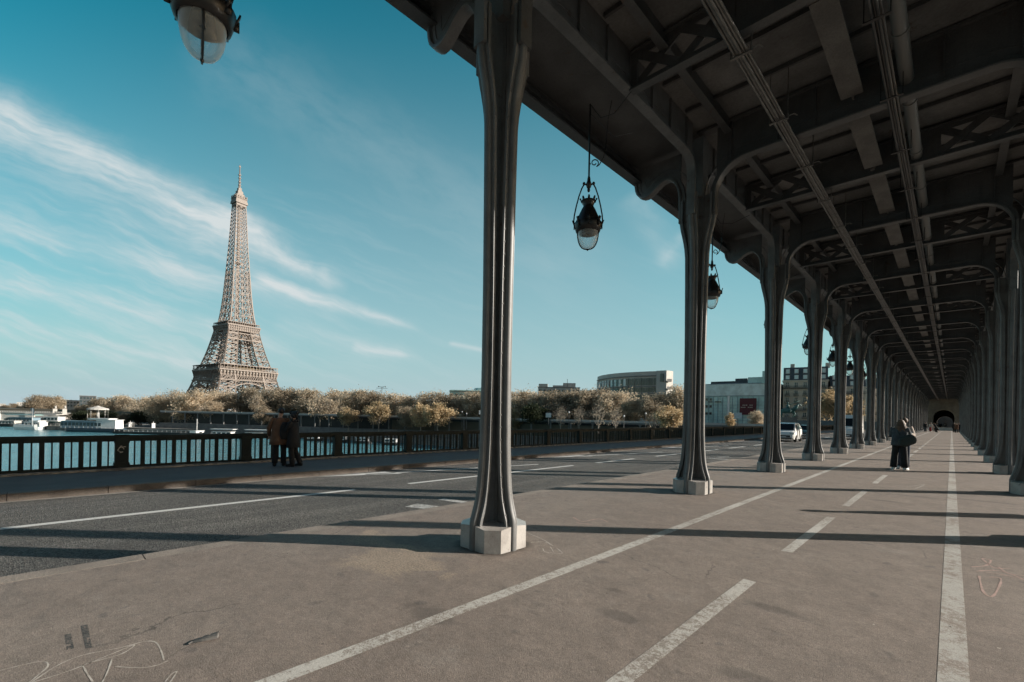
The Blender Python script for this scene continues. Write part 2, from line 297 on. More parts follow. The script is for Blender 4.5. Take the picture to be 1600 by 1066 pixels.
# ---------------------------------------------------------------- mesh builder
class MB:
    def __init__(s): s.v = []; s.f = []
    def add(s, vs, fs):
        o = len(s.v); s.v += [tuple(p) for p in vs]; s.f += [tuple(i + o for i in f) for f in fs]
    def box(s, c, d, rz=0, taper=1.):
        x, y, z = (q / 2 for q in d); cr, sr = math.cos(rz), math.sin(rz); vs = []
        for k in (-1, 1):
            e = 1 if k < 0 else taper
            for a, b in ((-1, -1), (1, -1), (1, 1), (-1, 1)):
                px, py = a * x * e, b * y * e; vs.append((c[0] + px * cr - py * sr, c[1] + px * sr + py * cr, c[2] + k * z))
        s.add(vs, [(3, 2, 1, 0), (4, 5, 6, 7), (0, 1, 5, 4), (1, 2, 6, 5), (2, 3, 7, 6), (3, 0, 4, 7)])
    def bar(s, a, b, w, h=None, up=(0, 0, 1)):
        a, b = Vector(a), Vector(b); h = h or w; d = (b - a)
        if d.length < 1e-6: return
        d.normalize(); u = Vector(up)
        if abs(d.dot(u)) > .98: u = Vector((1, 0, 0))
        r = d.cross(u).normalized() * (w / 2); q = r.cross(d).normalized() * (h / 2)
        vs = [p + i * r + j * q for p in (a, b) for i, j in ((-1, -1), (1, -1), (1, 1), (-1, 1))]
        s.add(vs, [(3, 2, 1, 0), (4, 5, 6, 7), (0, 1, 5, 4), (1, 2, 6, 5), (2, 3, 7, 6), (3, 0, 4, 7)])
    def tube(s, pts, r, n=8, cap=True):
        pts = [Vector(p) for p in pts]; rs = r if isinstance(r, (list, tuple)) else [r] * len(pts)
        rings = []; u = None
        for i, p in enumerate(pts):
            d = (pts[min(i + 1, len(pts) - 1)] - pts[max(i - 1, 0)]).normalized()
            if u is None: u = d.cross(Vector((0, 0, 1)) if abs(d.z) < .9 else Vector((1, 0, 0))).normalized()
            else: u = (u - d * u.dot(d)).normalized()
            q = d.cross(u); rings.append([p + (u * math.cos(t) + q * math.sin(t)) * rs[i] for t in [2 * math.pi * k / n for k in range(n)]])
        s.loft(rings, cap)
    def loft(s, rings, cap=True, closed=True):
        n = len(rings[0]); vs = [p for r_ in rings for p in r_]; fs = []
        for i in range(len(rings) - 1):
            for k in range(n if closed else n - 1):
                k2 = (k + 1) % n; fs.append((i * n + k, i * n + k2, (i + 1) * n + k2, (i + 1) * n + k))
        if cap: fs += [tuple(range(n - 1, -1, -1)), tuple((len(rings) - 1) * n + k for k in range(n))]
        s.add(vs, fs)
    def lathe(s, prof, n=20, c=(0, 0, 0), axis='z', cap=False):
        rings = []
        for r_, z in prof:
            ring = []
            for k in range(n):
                t = 2 * math.pi * k / n
                if axis == 'z': ring.append((c[0] + r_ * math.cos(t), c[1] + r_ * math.sin(t), c[2] + z))
                else: ring.append((c[0] + z, c[1] + r_ * math.cos(t), c[2] + r_ * math.sin(t)))
            rings.append(ring)
        s.loft(rings, cap)
    def ellipsoid(s, c, r, n=12, m=8, rot=None):
        rings = []
        for i in range(m + 1):
            ph = -math.pi / 2 + math.pi * i / m; rr = max(math.cos(ph), .02)
            ring = [Vector((r[0] * rr * math.cos(2 * math.pi * k / n), r[1] * rr * math.sin(2 * math.pi * k / n), r[2] * math.sin(ph))) for k in range(n)]
            if rot: ring = [rot @ p for p in ring]
            rings.append([Vector(c) + p for p in ring])
        s.loft(rings)
    def poly(s, pts): s.add(pts, [tuple(range(len(pts)))])
    def prism(s, pts, z0, z1):
        n = len(pts); a = sum(pts[i][0] * pts[(i + 1) % n][1] - pts[(i + 1) % n][0] * pts[i][1] for i in range(n))
        if a < 0: pts = pts[::-1]
        s.add([(p[0], p[1], z0) for p in pts] + [(p[0], p[1], z1) for p in pts],
              [tuple(range(n - 1, -1, -1)), tuple(range(n, 2 * n))] + [(i, (i + 1) % n, (i + 1) % n + n, i + n) for i in range(n)])
    def rivet(s, p, nrm, r=.014):
        p = Vector(p); nrm = Vector(nrm).normalized(); u = nrm.orthogonal().normalized(); q = nrm.cross(u); vs = []
        for rr, h in ((1., 0), (.72, .55)):
            vs += [p + (u * math.cos(t) + q * math.sin(t)) * r * rr + nrm * r * h for t in [k * math.pi / 3 for k in range(6)]]
        s.add(vs, [tuple(range(6, 12))] + [(k, (k + 1) % 6, (k + 1) % 6 + 6, k + 6) for k in range(6)])
    def obj(s, name, m, parent=None, smooth=False, loc=None, fix=True):
        me = bpy.data.meshes.new(name); me.from_pydata([tuple(p) for p in s.v], [], s.f); me.update()
        if fix:
            bm = bmesh.new(); bm.from_mesh(me); bmesh.ops.recalc_face_normals(bm, faces=bm.faces); bm.to_mesh(me); bm.free()
        if m: me.materials.append(MT[m] if isinstance(m, str) else m)
        if smooth: me.polygons.foreach_set('use_smooth', [True] * len(me.polygons))
        o = bpy.data.objects.new(name, me); C.collection.objects.link(o)
        if parent: o.parent = parent
        if loc: o.location = loc
        return o

def tag(o, label=None, cat=None, group=None, kind=None):
    if label: o['label'] = label
    if cat: o['category'] = cat
    if group: o['group'] = group
    if kind: o['kind'] = kind
    return o
def thing(name, label, cat, loc=(0, 0, 0), rz=0, group=None):
    o = bpy.data.objects.new(name, None); C.collection.objects.link(o); o.location = loc; o.rotation_euler = (0, 0, rz); o.empty_display_size = .2
    return tag(o, label, cat, group)
def dup(root, loc=None, rz=None, label=None, group=None):
    def cp(o, par):
        c = o.copy(); C.collection.objects.link(c)
        if par: c.parent = par
        for ch in o.children: cp(ch, c)
        return c
    r = cp(root, None)
    if loc is not None: r.location = loc
    if rz is not None: r.rotation_euler = (0, 0, rz)
    if label: r['label'] = label
    if group: r['group'] = group
    return r
def gp(px, d):
    """ground point: seen in picture column px, d metres in front of the camera plane (levelled camera)"""
    p = FW * d + RT * ((px - 800) / 711 * d); return p.x, p.y
def hz(px): return 648.8 + (px - 800) * math.tan(ROLL)
def zat(px, py, d): return CAMH + (hz(px) - py) * d / 711
def ordn(i): return ['first', 'second', 'third', 'fourth', 'fifth', 'sixth', 'seventh', 'eighth', 'ninth', 'tenth', 'eleventh', 'twelfth', 'thirteenth', 'fourteenth', 'fifteenth', 'sixteenth',
                     'seventeenth', 'eighteenth', 'nineteenth', 'twentieth', 'twenty-first', 'twenty-second', 'twenty-third', 'twenty-fourth', 'twenty-fifth'][i]

# ---------------------------------------------------------------- bridge deck, road, pavements
XL, XR, Y0, PITCH, NCOL = -4.1, 1.38, 3.95, 6.08, 23
XM = (XL + XR) / 2
YA, YB = -40., 143.
def mir(x): return 2 * XM - x
def sheet(name, mt, x0, x1, y0, y1, z, thick=.25):
    b = MB(); b.box(((x0 + x1) / 2, (y0 + y1) / 2, z - thick / 2), (abs(x1 - x0), y1 - y0, thick)); return tag(b.obj(name, mt), kind='structure')
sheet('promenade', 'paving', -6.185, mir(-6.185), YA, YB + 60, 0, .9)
for sx in (0, 1):
    f = (lambda x: mir(x)) if sx else (lambda x: x)
    sheet('road', 'asphalt', f(-6.44), f(-13.4), YA, YB + 60, -.28, .6)
    sheet('pavement', 'sidewalk', f(-13.7), f(-17.15), YA, 132, -.13, .7)
    b = MB(); y = YA
    while y < 132:                                            # kerb stones with open joints
        L = 1.55 + random.uniform(-.12, .12); b.box((f(-13.55), y + L / 2, -.33), (.3, L - .012, .4)); y += L
    tag(b.obj('kerb', 'stone'), kind='structure')
    b = MB(); y = YA
    while y < YB + 50:
        L = 2.4; b.box((f(-6.315), y + L / 2, -.199 + random.uniform(-.004, .006)), (.245, L - .012, .4)); y += L
    tag(b.obj('promenade_kerb', 'edge'), kind='structure')
    b = MB()
    for i in range(160):                                      # gritty gutter strip in short uneven pieces
        y = YA + i * 1.1; wd = .13 + .03 * math.sin(i * 1.7) + .05 * math.sin(i * .37)
        b.add([(f(-13.395), y, -.276), (f(-13.395 + wd), y, -.276), (f(-13.395 + .13 + .03 * math.sin((i + 1) * 1.7) + .05 * math.sin((i + 1) * .37)), y + 1.1, -.276), (f(-13.395), y + 1.1, -.276)], [(0, 1, 2, 3)])
    tag(b.obj('gutter', 'gutter'), kind='structure')

# painted lines
def strip(b, x0, x1, y0, y1, z, cut=1.5):
    n = max(1, int((y1 - y0) / cut))
    for i in range(n):
        a, c = y0 + (y1 - y0) * i / n, y0 + (y1 - y0) * (i + 1) / n
        b.add([(x0, a, z), (x1, a, z), (x1, c, z), (x0, c, z)], [(0, 1, 2, 3)])
def line(name, m, spans, label, grp=None):
    b = MB()
    for q in spans: strip(b, *q)
    o = b.obj(name, m); return tag(o, kind='structure')
line('painted_line', 'line', [(-2.965, -2.835, YA, 140, .002)], '')
line('painted_line', 'lineb', [(-.045, .105, YA, 140, .002)], '')
dash = []
for y0, y1 in [(-6.5, -3.6), (-3, -.4), (2.0, 4.98), (6.4, 9.3), (10.75, 13.5), (15.3, 18.0)] + [(19.9 + 4.45 * k, 22.7 + 4.45 * k) for k in range(27)]: dash.append((-1.5, -1.38, y0, y1, .002))
line('painted_dashes', 'line', dash, '')
rd = [(-10.57, -10.4, -12, 5.36, -.276)] + [(-10.57, -10.4, 6.9 + 7.35 * k, 10.1 + 7.35 * k if k else 14.3, -.276) for k in range(0, 1)]
for k in range(16): rd.append((-10.57, -10.4, 15.9 + 5.2 * k, 19.0 + 5.2 * k, -.276))
line('road_centre_line', 'roadline', rd, '')
b = MB()                                                       # merge arrows: slanted shafts with a head
for y in (6.9, 17.5, 28.):
    b.add([(-12.9, y, -.276), (-12.76, y, -.276), (-11.5, y + 6.6, -.276), (-11.64, y + 6.6, -.276)], [(0, 1, 2, 3)])
    b.add([(-13.1, y + .8, -.276), (-12.35, y + 1.0, -.276), (-13.2, y - 1.3, -.276)], [(0, 1, 2)])
tag(b.obj('merge_arrows', 'roadline'), kind='structure')
b = MB()
for (x, y, l, wd, a) in [(-7.55, 5.5, .95, .22, .3), (-7.75, 6.3, .8, .12, .2), (-7.2, 6.0, .5, .1, .5), (-7.6, 22.5, 1.8, .16, .1), (-8.2, 23.8, .9, .14, 1.2)]:
    c, s = math.cos(a), math.sin(a); b.add([(x + p * c - q * s, y + p * s + q * c, -.276) for p, q in ((-l / 2, -wd), (l / 2, -wd * .6), (l / 2, wd), (-l / 2, wd * .7))], [(0, 1, 2, 3)])
tag(b.obj('scraped_markings', 'roadpatch'), kind='structure')

# chalk scribbles, stencils and litter
def chalk(pts, wd=.012, n=6):
    out = []
    for i in range(len(pts) - 1):                              # Catmull-Rom
        p0, p1, p2, p3 = [Vector(pts[min(max(j, 0), len(pts) - 1)]) for j in (i - 1, i, i + 1, i + 2)]
        for k in range(n):
            t = k / n; out.append(.5 * ((2 * p1) + (p2 - p0) * t + (2 * p0 - 5 * p1 + 4 * p2 - p3) * t * t + (3 * p1 - p0 - 3 * p2 + p3) * t ** 3))
    out.append(Vector(pts[-1])); b = []
    for i, p in enumerate(out):
        d = (out[min(i + 1, len(out) - 1)] - out[max(i - 1, 0)]).normalized(); nn = Vector((-d.y, d.x)) * wd * random.uniform(.26, .52)
        b.append((p + nn, p - nn))
    return b
def ground_px(px, py):
    u, v = (px - 800) / 711, (py - 648.8) / 711; a = math.cos(ROLL) * u + math.sin(ROLL) * v; q = -math.sin(ROLL) * u + math.cos(ROLL) * v
    r = FW + RT * a - UP * q; t = CAMH / q; return (r.x * t, r.y * t)
def scribble(name, m, lines, label, cat, wd=.012):
    b = MB()
    for j, ln in enumerate(lines):
        rb = chalk([ground_px(*p) for p in ln], wd); zz = .0012 + j * .0003
        for i in range(len(rb) - 1): b.add([(rb[i][0].x, rb[i][0].y, zz), (rb[i][1].x, rb[i][1].y, zz), (rb[i + 1][1].x, rb[i + 1][1].y, zz), (rb[i + 1][0].x, rb[i + 1][0].y, zz)], [(0, 1, 2, 3)])
    return tag(b.obj(name, m), label, cat)
scribble('chalk_drawing', 'chalk', [[(-40, 1060), (0, 1048), (62, 1034), (75, 1040), (60, 1055), (35, 1075)], [(50, 1066), (90, 1040), (130, 1024), (190, 1012), (225, 1003), (243, 1004), (252, 1018), (256, 1032)],
          [(40, 1070), (110, 1048), (180, 1020), (210, 1008), (190, 1022), (135, 1038), (132, 1045), (145, 1066)], [(180, 1042), (220, 1044), (245, 1040), (262, 1033)], [(175, 1030), (168, 1050), (158, 1070)], [(258, 1066), (268, 1054), (276, 1051), (262, 1072)]],
         'looping white chalk scribble on the paving at the photo\'s bottom left corner', 'chalk drawing', .011)
scribble('chalk_drawing', 'pinkchalk', [[(1518, 886), (1540, 884), (1548, 876), (1535, 873), (1545, 882), (1556, 888), (1578, 888)], [(1524, 893), (1560, 892), (1600, 906), (1570, 899), (1540, 894)], [(1530, 900), (1535, 922), (1545, 932), (1555, 928), (1564, 905), (1545, 902)], [(1560, 886), (1575, 896), (1600, 900)]],
         'pink chalk scribble on the paving right of the wide worn line', 'chalk drawing', .024)
scribble('chalk_drawing', 'chalk', [[(826, 834), (846, 842), (864, 853), (850, 847), (829, 848)], [(848, 857), (853, 863), (878, 865), (870, 857)], [(860, 855), (866, 864)]], 'faint white chalk scribble beside the nearest column\'s base', 'chalk drawing', .014)
scribble('chalk_drawing', 'chalk', [[(1395, 728 + 30), (1420, 760), (1445, 757), (1430, 764)]], 'small pale chalk scrawl ahead on the paving near the wide worn line', 'chalk drawing', .02)
scribble('crayon_mark', 'pinkchalk', [[(895, 808), (910, 815), (935, 811), (950, 816)], [(900, 817), (925, 820)]], 'faint reddish crayon mark on paving behind the nearest column', 'crayon mark', .03)
def stencil(quad, label, n, seed):
    random.seed(seed); q = [Vector((*ground_px(*p), .0012)) for p in quad]; b = MB()      # illegible strokes, one row after the other
    P = lambda u, v: q[0] * (1 - u) * (1 - v) + q[1] * u * (1 - v) + q[2] * u * v + q[3] * (1 - u) * v
    for i in range(n):
        v0, v1 = (i + .04) / n, (i + .9) / n; u = 0
        while u < 1:
            wd = random.uniform(.12, .4)
            if random.random() < .92: u1 = min(1, u + wd * .93); b.add([P(u, v0), P(u1, v0), P(u1, v1), P(u, v1)], [(0, 1, 2, 3)])
            u += wd
    return tag(b.obj('stencil_mark', 'stencil'), label, 'stencil')
stencil([(101, 992), (111, 990), (116, 1014), (104, 1016)], 'left and shorter of two dark illegible stencil blocks on the paving', 9, 3)
stencil([(126, 978), (137, 976), (144, 1012), (134, 1014)], 'right and longer of two dark illegible stencil blocks on the paving', 14, 4)
x, y = ground_px(322, 1000); b = MB()
b.add([(-.075, -.022, .004), (.07, -.026, .004), (.078, .02, .006), (-.07, .024, .005), (-.07, -.02, .02), (.065, -.022, .016), (.07, .016, .028), (-.066, .02, .014)], [(3, 2, 1, 0), (4, 5, 6, 7), (0, 1, 5, 4), (1, 2, 6, 5), (2, 3, 7, 6), (3, 0, 4, 7)])
b.tube([(-.1, -.03, .008), (-.085, -.02, .012), (-.07, -.01, .012)], .006, 6); b.add([(.02, .02, .02), (.07, .016, .03), (.075, .05, .024), (.03, .045, .02)], [(0, 1, 2, 3)])
o = b.obj('litter', 'stencil'); o.location = (x, y, 0); o.rotation_euler = (0, 0, R(75)); tag(o, 'crumpled scrap of dark wrapper lying on the paving at lower left', 'litter')
random.seed(11); b = MB()
for i in range(260):                                            # dead leaves and grit scattered along the edges
    px, py = random.uniform(-5.9, 1.0), random.uniform(.5, 20); r_ = random.uniform(.006, .016); a = random.uniform(0, 6.3)
    b.add([(px + r_ * math.cos(a + k * 1.9), py + r_ * math.sin(a + k * 1.9) * .6, .005 + .003 * k) for k in range(3)], [(0, 1, 2)])
tag(b.obj('grit', 'bark'), 'small dead leaves and grit scattered over the promenade', 'grit', kind='stuff')

# ---------------------------------------------------------------- parapet railing
def railing(name, label, xs, n0, n1, side):
    root = thing(name, label, 'railing', (xs, 1.6, -.13))
    bay = 3.15; ya, yb = (n0) * bay, (n1) * bay; ym = (ya + yb) / 2; L = yb - ya
    b = MB(); b.box((0, ym, .905), (.17, L, .05)); b.box((0, ym, .862), (.12, L, .036)); b.box((0, ym, .95), (.11, L, .04)); b.obj('handrail', 'rail', root)
    b = MB(); random.seed(3); y = ya
    while y < yb:
        l = random.uniform(.12, .4); b.box((.04 * side, y + l / 2, .02 + random.uniform(-.006, .01)), (.34 + random.uniform(-.05, .09), l - .004, .06), random.uniform(-.03, .03)); y += l
    b.obj('coping', 'coping', root)
    pm = MB(); pm.box((0, 0, .49), (.2, .3, .78)); pm.box((.0, 0, .13), (.24, .34, .14)); pm.box((0, 0, .8), (.23, .33, .09)); pm.box((.106 * side, 0, .47), (.012, .2, .5)); pm.box((0, 0, .975), (.2, .32, .02))
    post = None
    qm = MB(); cl_ = bay - .3; p = cl_ / (8 + 7 * .38); wd = p * .38; y = .15
    qm.box((0, bay / 2, .085), (.07, cl_, .07)); qm.box((0, bay / 2, .822), (.06, cl_, .05))
    for i in range(8):
        qm.box((0, y + p / 2, .458), (.035, .034, .68))
        y += p
        if i < 7: qm.box((0, y + wd / 2, .458), (.05, wd, .68)); qm.box((.03 * side, y + wd / 2, .45), (.02, wd * .5, .6)); y += wd
    pan = None
    for i in range(n0, n1 + 1):
        if post is None: post = pm.obj('post', 'rail', root)
        else: q = post.copy(); C.collection.objects.link(q); q.parent = root; post_i = q
        (post if i == n0 else post_i).location = (0, i * bay, 0)
        if i == n1: break
        if pan is None: pan = qm.obj('baluster_panel', 'rail', root); pan.location = (0, i * bay, 0)
        else: q = pan.copy(); C.collection.objects.link(q); q.parent = root; q.location = (0, i * bay, 0)
    return root
railing('bridge_railing', 'long dark green iron railing along the far pavement above the river', -16.9, -4, 39, 1)
railing('bridge_railing', 'dark iron railing of the opposite pavement, behind the right row of columns', mir(-16.9), 0, 39, -1)
scr = MB()                                                     # white graffiti scrawl on one railing post
for a, c in [((-16.78, 1.5, .42), (-16.78, 1.58, .55)), ((-16.78, 1.58, .55), (-16.78, 1.64, .45)), ((-16.78, 1.53, .5), (-16.78, 1.68, .52)), ((-16.78, 1.62, .38), (-16.78, 1.55, .35)), ((-16.78, 1.5, .42), (-16.78, 1.6, .36))]: scr.bar(a, c, .012, .018)
tag(scr.obj('graffiti', 'chalk'), 'small white graffiti scrawl on a railing post', 'graffiti')

# ---------------------------------------------------------------- viaduct columns
def wz(z):
    K = [(0, .375), (.3, .375), (.36, .365), (.42, .345), (.5, .32), (.6, .295), (.75, .272), (.95, .255), (1.3, .238), (2, .228), (3.2, .232), (4.6, .25), (5.2, .262), (5.4, .28), (5.55, .305), (5.7, .338), (5.84, .372), (5.95, .392), (6.02, .4), (7.0, .4)]
    for (a, p), (c, q) in zip(K, K[1:]):
        if a <= z <= c: return p + (q - p) * (z - a) / (c - a)
    return .4
def section(wd, a, bt, lip):
    fin = [(.034, -.105), (.034, -.1)]
    # +X fin from its lower inner corner round to the upper one
    f = [(.052, -.105), (.052, -.052), (.105, -.052), (.105, -.03), (wd - .1, -.03), (wd - .1, -a), (wd - .06, -a), (wd - .06, -bt), (wd - .03, -bt), (wd - .012, -bt * .85), (wd - .003, -bt * .55), (wd, -bt * .2),
         (wd, bt * .2), (wd - .003, bt * .55), (wd - .012, bt * .85), (wd - .03, bt), (wd - .06, bt), (wd - .06, a), (wd - .1, a), (wd - .1, .03), (.105, .03)]
    pts = []
    for k in range(4):
        c, s = round(math.cos(k * math.pi / 2)), round(math.sin(k * math.pi / 2)); pts += [(x * c - y * s, x * s + y * c) for x, y in f[1:] if True]
    return pts
def make_column():
    root = thing('viaduct_column', '', 'column', (XL, Y0, 0))
    zs = [0, .3, .33, .36, .4, .45, .5, .55, .6, .67, .75, .85, .95, 1.1, 1.3, 1.7, 2.2, 3.2, 4.2, 4.8, 5.2, 5.3, 5.4, 5.48, 5.55, 5.62, 5.7, 5.77, 5.84, 5.9, 5.95, 6.0]
    b = MB(); b.loft([[(x, y, z) for x, y in section(wz(z), .094 + .014 * max(0, min(1, (z - 5.2) / .8)), .046, 0)] for z in zs]); o = b.obj('shaft', 'iron', root, True); o.data.set_sharp_from_angle(angle=R(38))
    b = MB(); b.loft([[(x, y, z) for x, y in section(.4, .108, .046, 0)] for z in (6.0, 6.02, 6.5)]); b.box((0, 0, 7.1), (.3, .3, 1.3))
    b.obj('head', 'iron', root)
    b = MB()                                                    # rivets on fin flanges and core angles
    z = .42
    while z < 5.95:
        wd = wz(z); a = .094 + .014 * max(0, min(1, (z - 5.2) / .8)); mid = (a + .05) / 2
        for k in range(4):
            c, s = round(math.cos(k * math.pi / 2)), round(math.sin(k * math.pi / 2)); rot = lambda x, y: (x * c - y * s, x * s + y * c)
            for e in (-1, 1):
                p = rot(wd - .061, e * mid); n = rot(1, 0); b.rivet((p[0], p[1], z), (n[0], n[1], .0), .015)
                p = rot(.08, e * .052); n = rot(0, e); b.rivet((p[0], p[1], z + .03), (n[0], n[1], 0), .012)
        z += .15
    b.obj('rivets', 'iron', root)
    b = MB()
    blk = [(.05, .31), (.05, .352), (.215, .352), (.352, .215), (.352, .05), (.31, .05), (.05, .05)]
    for k in range(4):
        c, s = round(math.cos(k * math.pi / 2)), round(math.sin(k * math.pi / 2)); pts = [(x * c - y * s, x * s + y * c) for x, y in blk]
        n = len(pts); zt = [.30, .29, .272, .272, .29, .30, .315]
        b.add([(p[0], p[1], -.02) for p in pts] + [(p[0], p[1], q) for p, q in zip(pts, zt)], [tuple(range(n - 1, -1, -1)), tuple(range(n, 2 * n))] + [(i, (i + 1) % n, (i + 1) % n + n, i + n) for i in range(n)])
    b.obj('plinth', 'plinth', root)
    return root

def arched(path, ztop, plane, c0, fl=.1, th=.045, web=.02, mb=None, second=True, ztops=None):
    """plate girder whose lower edge follows path [(s,z)]; plane 'x' runs along X at Y=c0, 'y' along Y at X=c0"""
    b = mb or MB(); P = (lambda s, n, z: (s, c0 + n, z)) if plane == 'x' else (lambda s, n, z: (c0 + n, s, z))
    N = len(path); nr = []
    for i in range(N):
        d = Vector(path[min(i + 1, N - 1)]) - Vector(path[max(i - 1, 0)]); d.normalize(); nr.append(Vector((-d.y, d.x)))
    zt = lambda i: ztop if ztops is None else ztops[i]
    for i in range(N - 1):                                      # web plate
        (s0, z0), (s1, z1) = path[i], path[i + 1]
        if abs(s1 - s0) > 1e-4: b.add([P(s0, e, z) for e in (-web, web) for z in (z0, zt(i))] + [P(s1, e, z) for e in (-web, web) for z in (z1, zt(i + 1))], [(0, 1, 5, 4), (2, 6, 7, 3), (1, 3, 7, 5), (0, 4, 6, 2)])
    def belt(o0, o1, half, rnd=0):
        rings = []
        for i in range(N):
            p = Vector(path[i]); q0 = p + nr[i] * o0; q1 = p + nr[i] * o1; m_ = p + nr[i] * (o0 - rnd)
            ring = [P(q0.x, -half + rnd, q0.y), P(m_.x - 0 * rnd, 0, m_.y)] if rnd else [P(q0.x, -half, q0.y)]
            ring += [P(q0.x, half - rnd, q0.y), P((q0.x + q1.x) / 2, half, (q0.y + q1.y) / 2), P(q1.x, half - rnd, q1.y), P(q1.x, -half + rnd, q1.y), P((q0.x + q1.x) / 2, -half, (q0.y + q1.y) / 2)]
            rings.append(ring)
        b.loft(rings)
    belt(0, th, fl, .008)
    if second: belt(th + .002, th + .075, fl * .45, .004); belt(th + .2, th + .215, web + .012, .002)
    return b
def arc(cx_, cz_, r_, a0, a1, n=9, ry=None): return [(cx_ + r_ * math.cos(R(a0 + (a1 - a0) * k / n)), cz_ + (ry or r_) * math.sin(R(a0 + (a1 - a0) * k / n))) for k in range(n + 1)]
ZC = 7.95                                                       # underside of the track deck
col0 = make_column()
# outer bracket that carries the eave, ends in a scroll
bp = [(-.4, 6.02), (-.402, 6.3), (-.408, 6.55), (-.425, 6.72), (-.465, 6.87), (-.53, 6.99), (-.61, 7.075), (-.7, 7.105), (-.8, 7.09), (-.9, 7.04), (-1.0, 6.97), (-1.1, 6.905), (-1.2, 6.87), (-1.3, 6.875), (-1.39, 6.92), (-1.46, 7.0), (-1.5, 7.1), (-1.52, 7.22), (-1.525, 7.34)]
bp = bp[::-1]
b = arched(bp, 7.62, 'x', 0, .095, .05); o = b.obj('bracket', 'iron', col0, True); o.data.set_sharp_from_angle(angle=R(38))

cols = [col0]
def column(i, right):
    lab = ('nearest riveted grey column, standing alone before the sky beside the road' if i == 0 else f'{ordn(i)} column beyond the nearest one in the row along the road') if not right else \
          ('riveted column at the right edge, closest of the row along the right side' if i == 1 else ('column of the right row standing just beside the camera' if i == 0 else f'{ordn(i - 1)} column beyond the closest one in the row along the right side'))
    g = 'columns beside the road' if not right else 'columns along the right side'
    if i == 0 and not right: tag(col0, lab, 'column', g); return
    dup(col0, (XR if right else XL, Y0 + PITCH * i, 0), math.pi if right else 0, lab, g)
for i in range(NCOL):
    for rgt in (False, True): column(i, rgt)

# ---------------------------------------------------------------- viaduct deck
deck = thing('viaduct_deck', 'dark riveted iron underside of the railway viaduct overhead', 'viaduct deck')
EX, EZ = 1.56, 7.3
b = MB(); DA, DB = -22., 146.
b.box((XM, (DA + DB) / 2, ZC + .15), (XR - XL + 2 * EX - .1, DB - DA, .3)); b.obj('ceiling_plate', 'ceiling', deck)
for s in (-1, 1):
    xe = (XL - EX) if s < 0 else (XR + EX)
    b = MB(); L = DB - DA; ym = (DA + DB) / 2
    b.box((xe, ym, 8.05), (.03, L, 1.5)); b.box((xe - s * .09, ym, EZ), (.22, L, .03)); b.box((xe + s * .02, ym, EZ + .1), (.05, L, .16))
    b.box((xe + s * .09, ym, 8.35), (.2, L, .1)); b.box((xe + s * .06, ym, 8.85), (.12, L, .1)); b.box((xe - s * .05, ym, EZ + .23), (.08, L, .02)); b.box((xe - s * .03, ym, EZ + .4), (.05, L, .02))
    b.obj('eave_girder', 'deck', deck)
    b = MB(); b.box((xe - s * .75, ym, 7.72), (1.5, L, .04)); b.obj('eave_soffit', 'deck', deck)
XLi, XRi = XL + .4, XR - .4
gpth = [(XLi, 6.02), (XLi, 6.3), (XLi, 6.45)] + [(p[0], p[1]) for p in arc(XLi + .62, 6.45, .62, 180, 90, 10, .6)] + [(XM, 7.06)] + [(p[0], p[1]) for p in arc(XRi - .62, 6.45, .62, 90, 0, 10, .6)] + [(XRi, 6.3), (XRi, 6.02)]
b = arched(gpth, ZC, 'x', 0, .1, .045)
for x in [XL + .7, XL + 1.55, XM - .55, XM + .55, XR - 1.55, XR - .7]:
    for e in (-1, 1): b.box((x, e * .05, 7.5), (.02, .06, .86)); b.box((x + .03, e * .024, 7.5), (.05, .008, .86))
    for k in range(7):
        for e in (-1, 1): b.rivet((x + .038, e * .028, 7.2 + k * .11), (0, e, 0), .013)
b.box((XM, 0, ZC - .06), (XR - XL, .2, .05))
gird = b.obj('cross_girder', 'deck', deck, True); gird.data.set_sharp_from_angle(angle=R(38)); gird.location = (0, Y0, 0)
lb = MB()                                                       # lattice girder half way between columns
zb_, zt_ = 7.22, 7.9
for (z, wd) in ((zb_, .16), (zt_ - .03, .14)): lb.box((XM, 0, z), (XR - XL - .1, wd, .03)); lb.box((XM, 0, z + (.06 if z < 7.5 else -.06)), (XR - XL - .1, .03, .1))
for s in (-1, 1):
    xs = [XM + s * (2.62 - k * .78) for k in range(3)]
    for a, c in zip(xs, xs[1:]):
        lb.bar((a, .02, zb_ + .06), (c, .02, zt_ - .06), .14, .02, (0, 1, 0)); lb.bar((a, -.02, zt_ - .06), (c, -.02, zb_ + .06), .14, .02, (0, 1, 0))
    for x in (xs[0], xs[-1]): lb.box((x, 0, 7.55), (.12, .05, .64))
    lb.box((XM + s * .55, 0, 7.56), (1.0, .024, .62))
latt = lb.obj('lattice_girder', 'deck', deck); latt.location = (0, Y0 + PITCH / 2, 0)
ypth = [(.4, 6.02), (.4, 6.6), (.4, 6.88)] + arc(.4 + .34, 6.88, .34, 180, 90, 8) + [(PITCH / 2, 7.23)] + arc(PITCH - .4 - .34, 6.88, .34, 90, 0, 8) + [(PITCH - .4, 6.6), (PITCH - .4, 6.02)]
beams = []
for x in (XL, XR):
    b = arched(ypth, ZC, 'y', 0, .095, .05)
    for y in [k * PITCH / 8 for k in range(1, 8)]:
        for e in (-1, 1): b.box((e * .045, y, 7.6), (.05, .02, .6))
    e_ = b.obj('edge_beam', 'iron', deck, True); e_.data.set_sharp_from_angle(angle=R(38)); e_.location = (x, Y0, 0); beams.append(e_)
sb = MB(); sb.box((XM + .03, PITCH / 4, 7.32), (.32, PITCH / 2 - .5, .03)); sb.box((XM + .03, PITCH / 4, 7.62), (.03, PITCH / 2 - .2, .6)); 
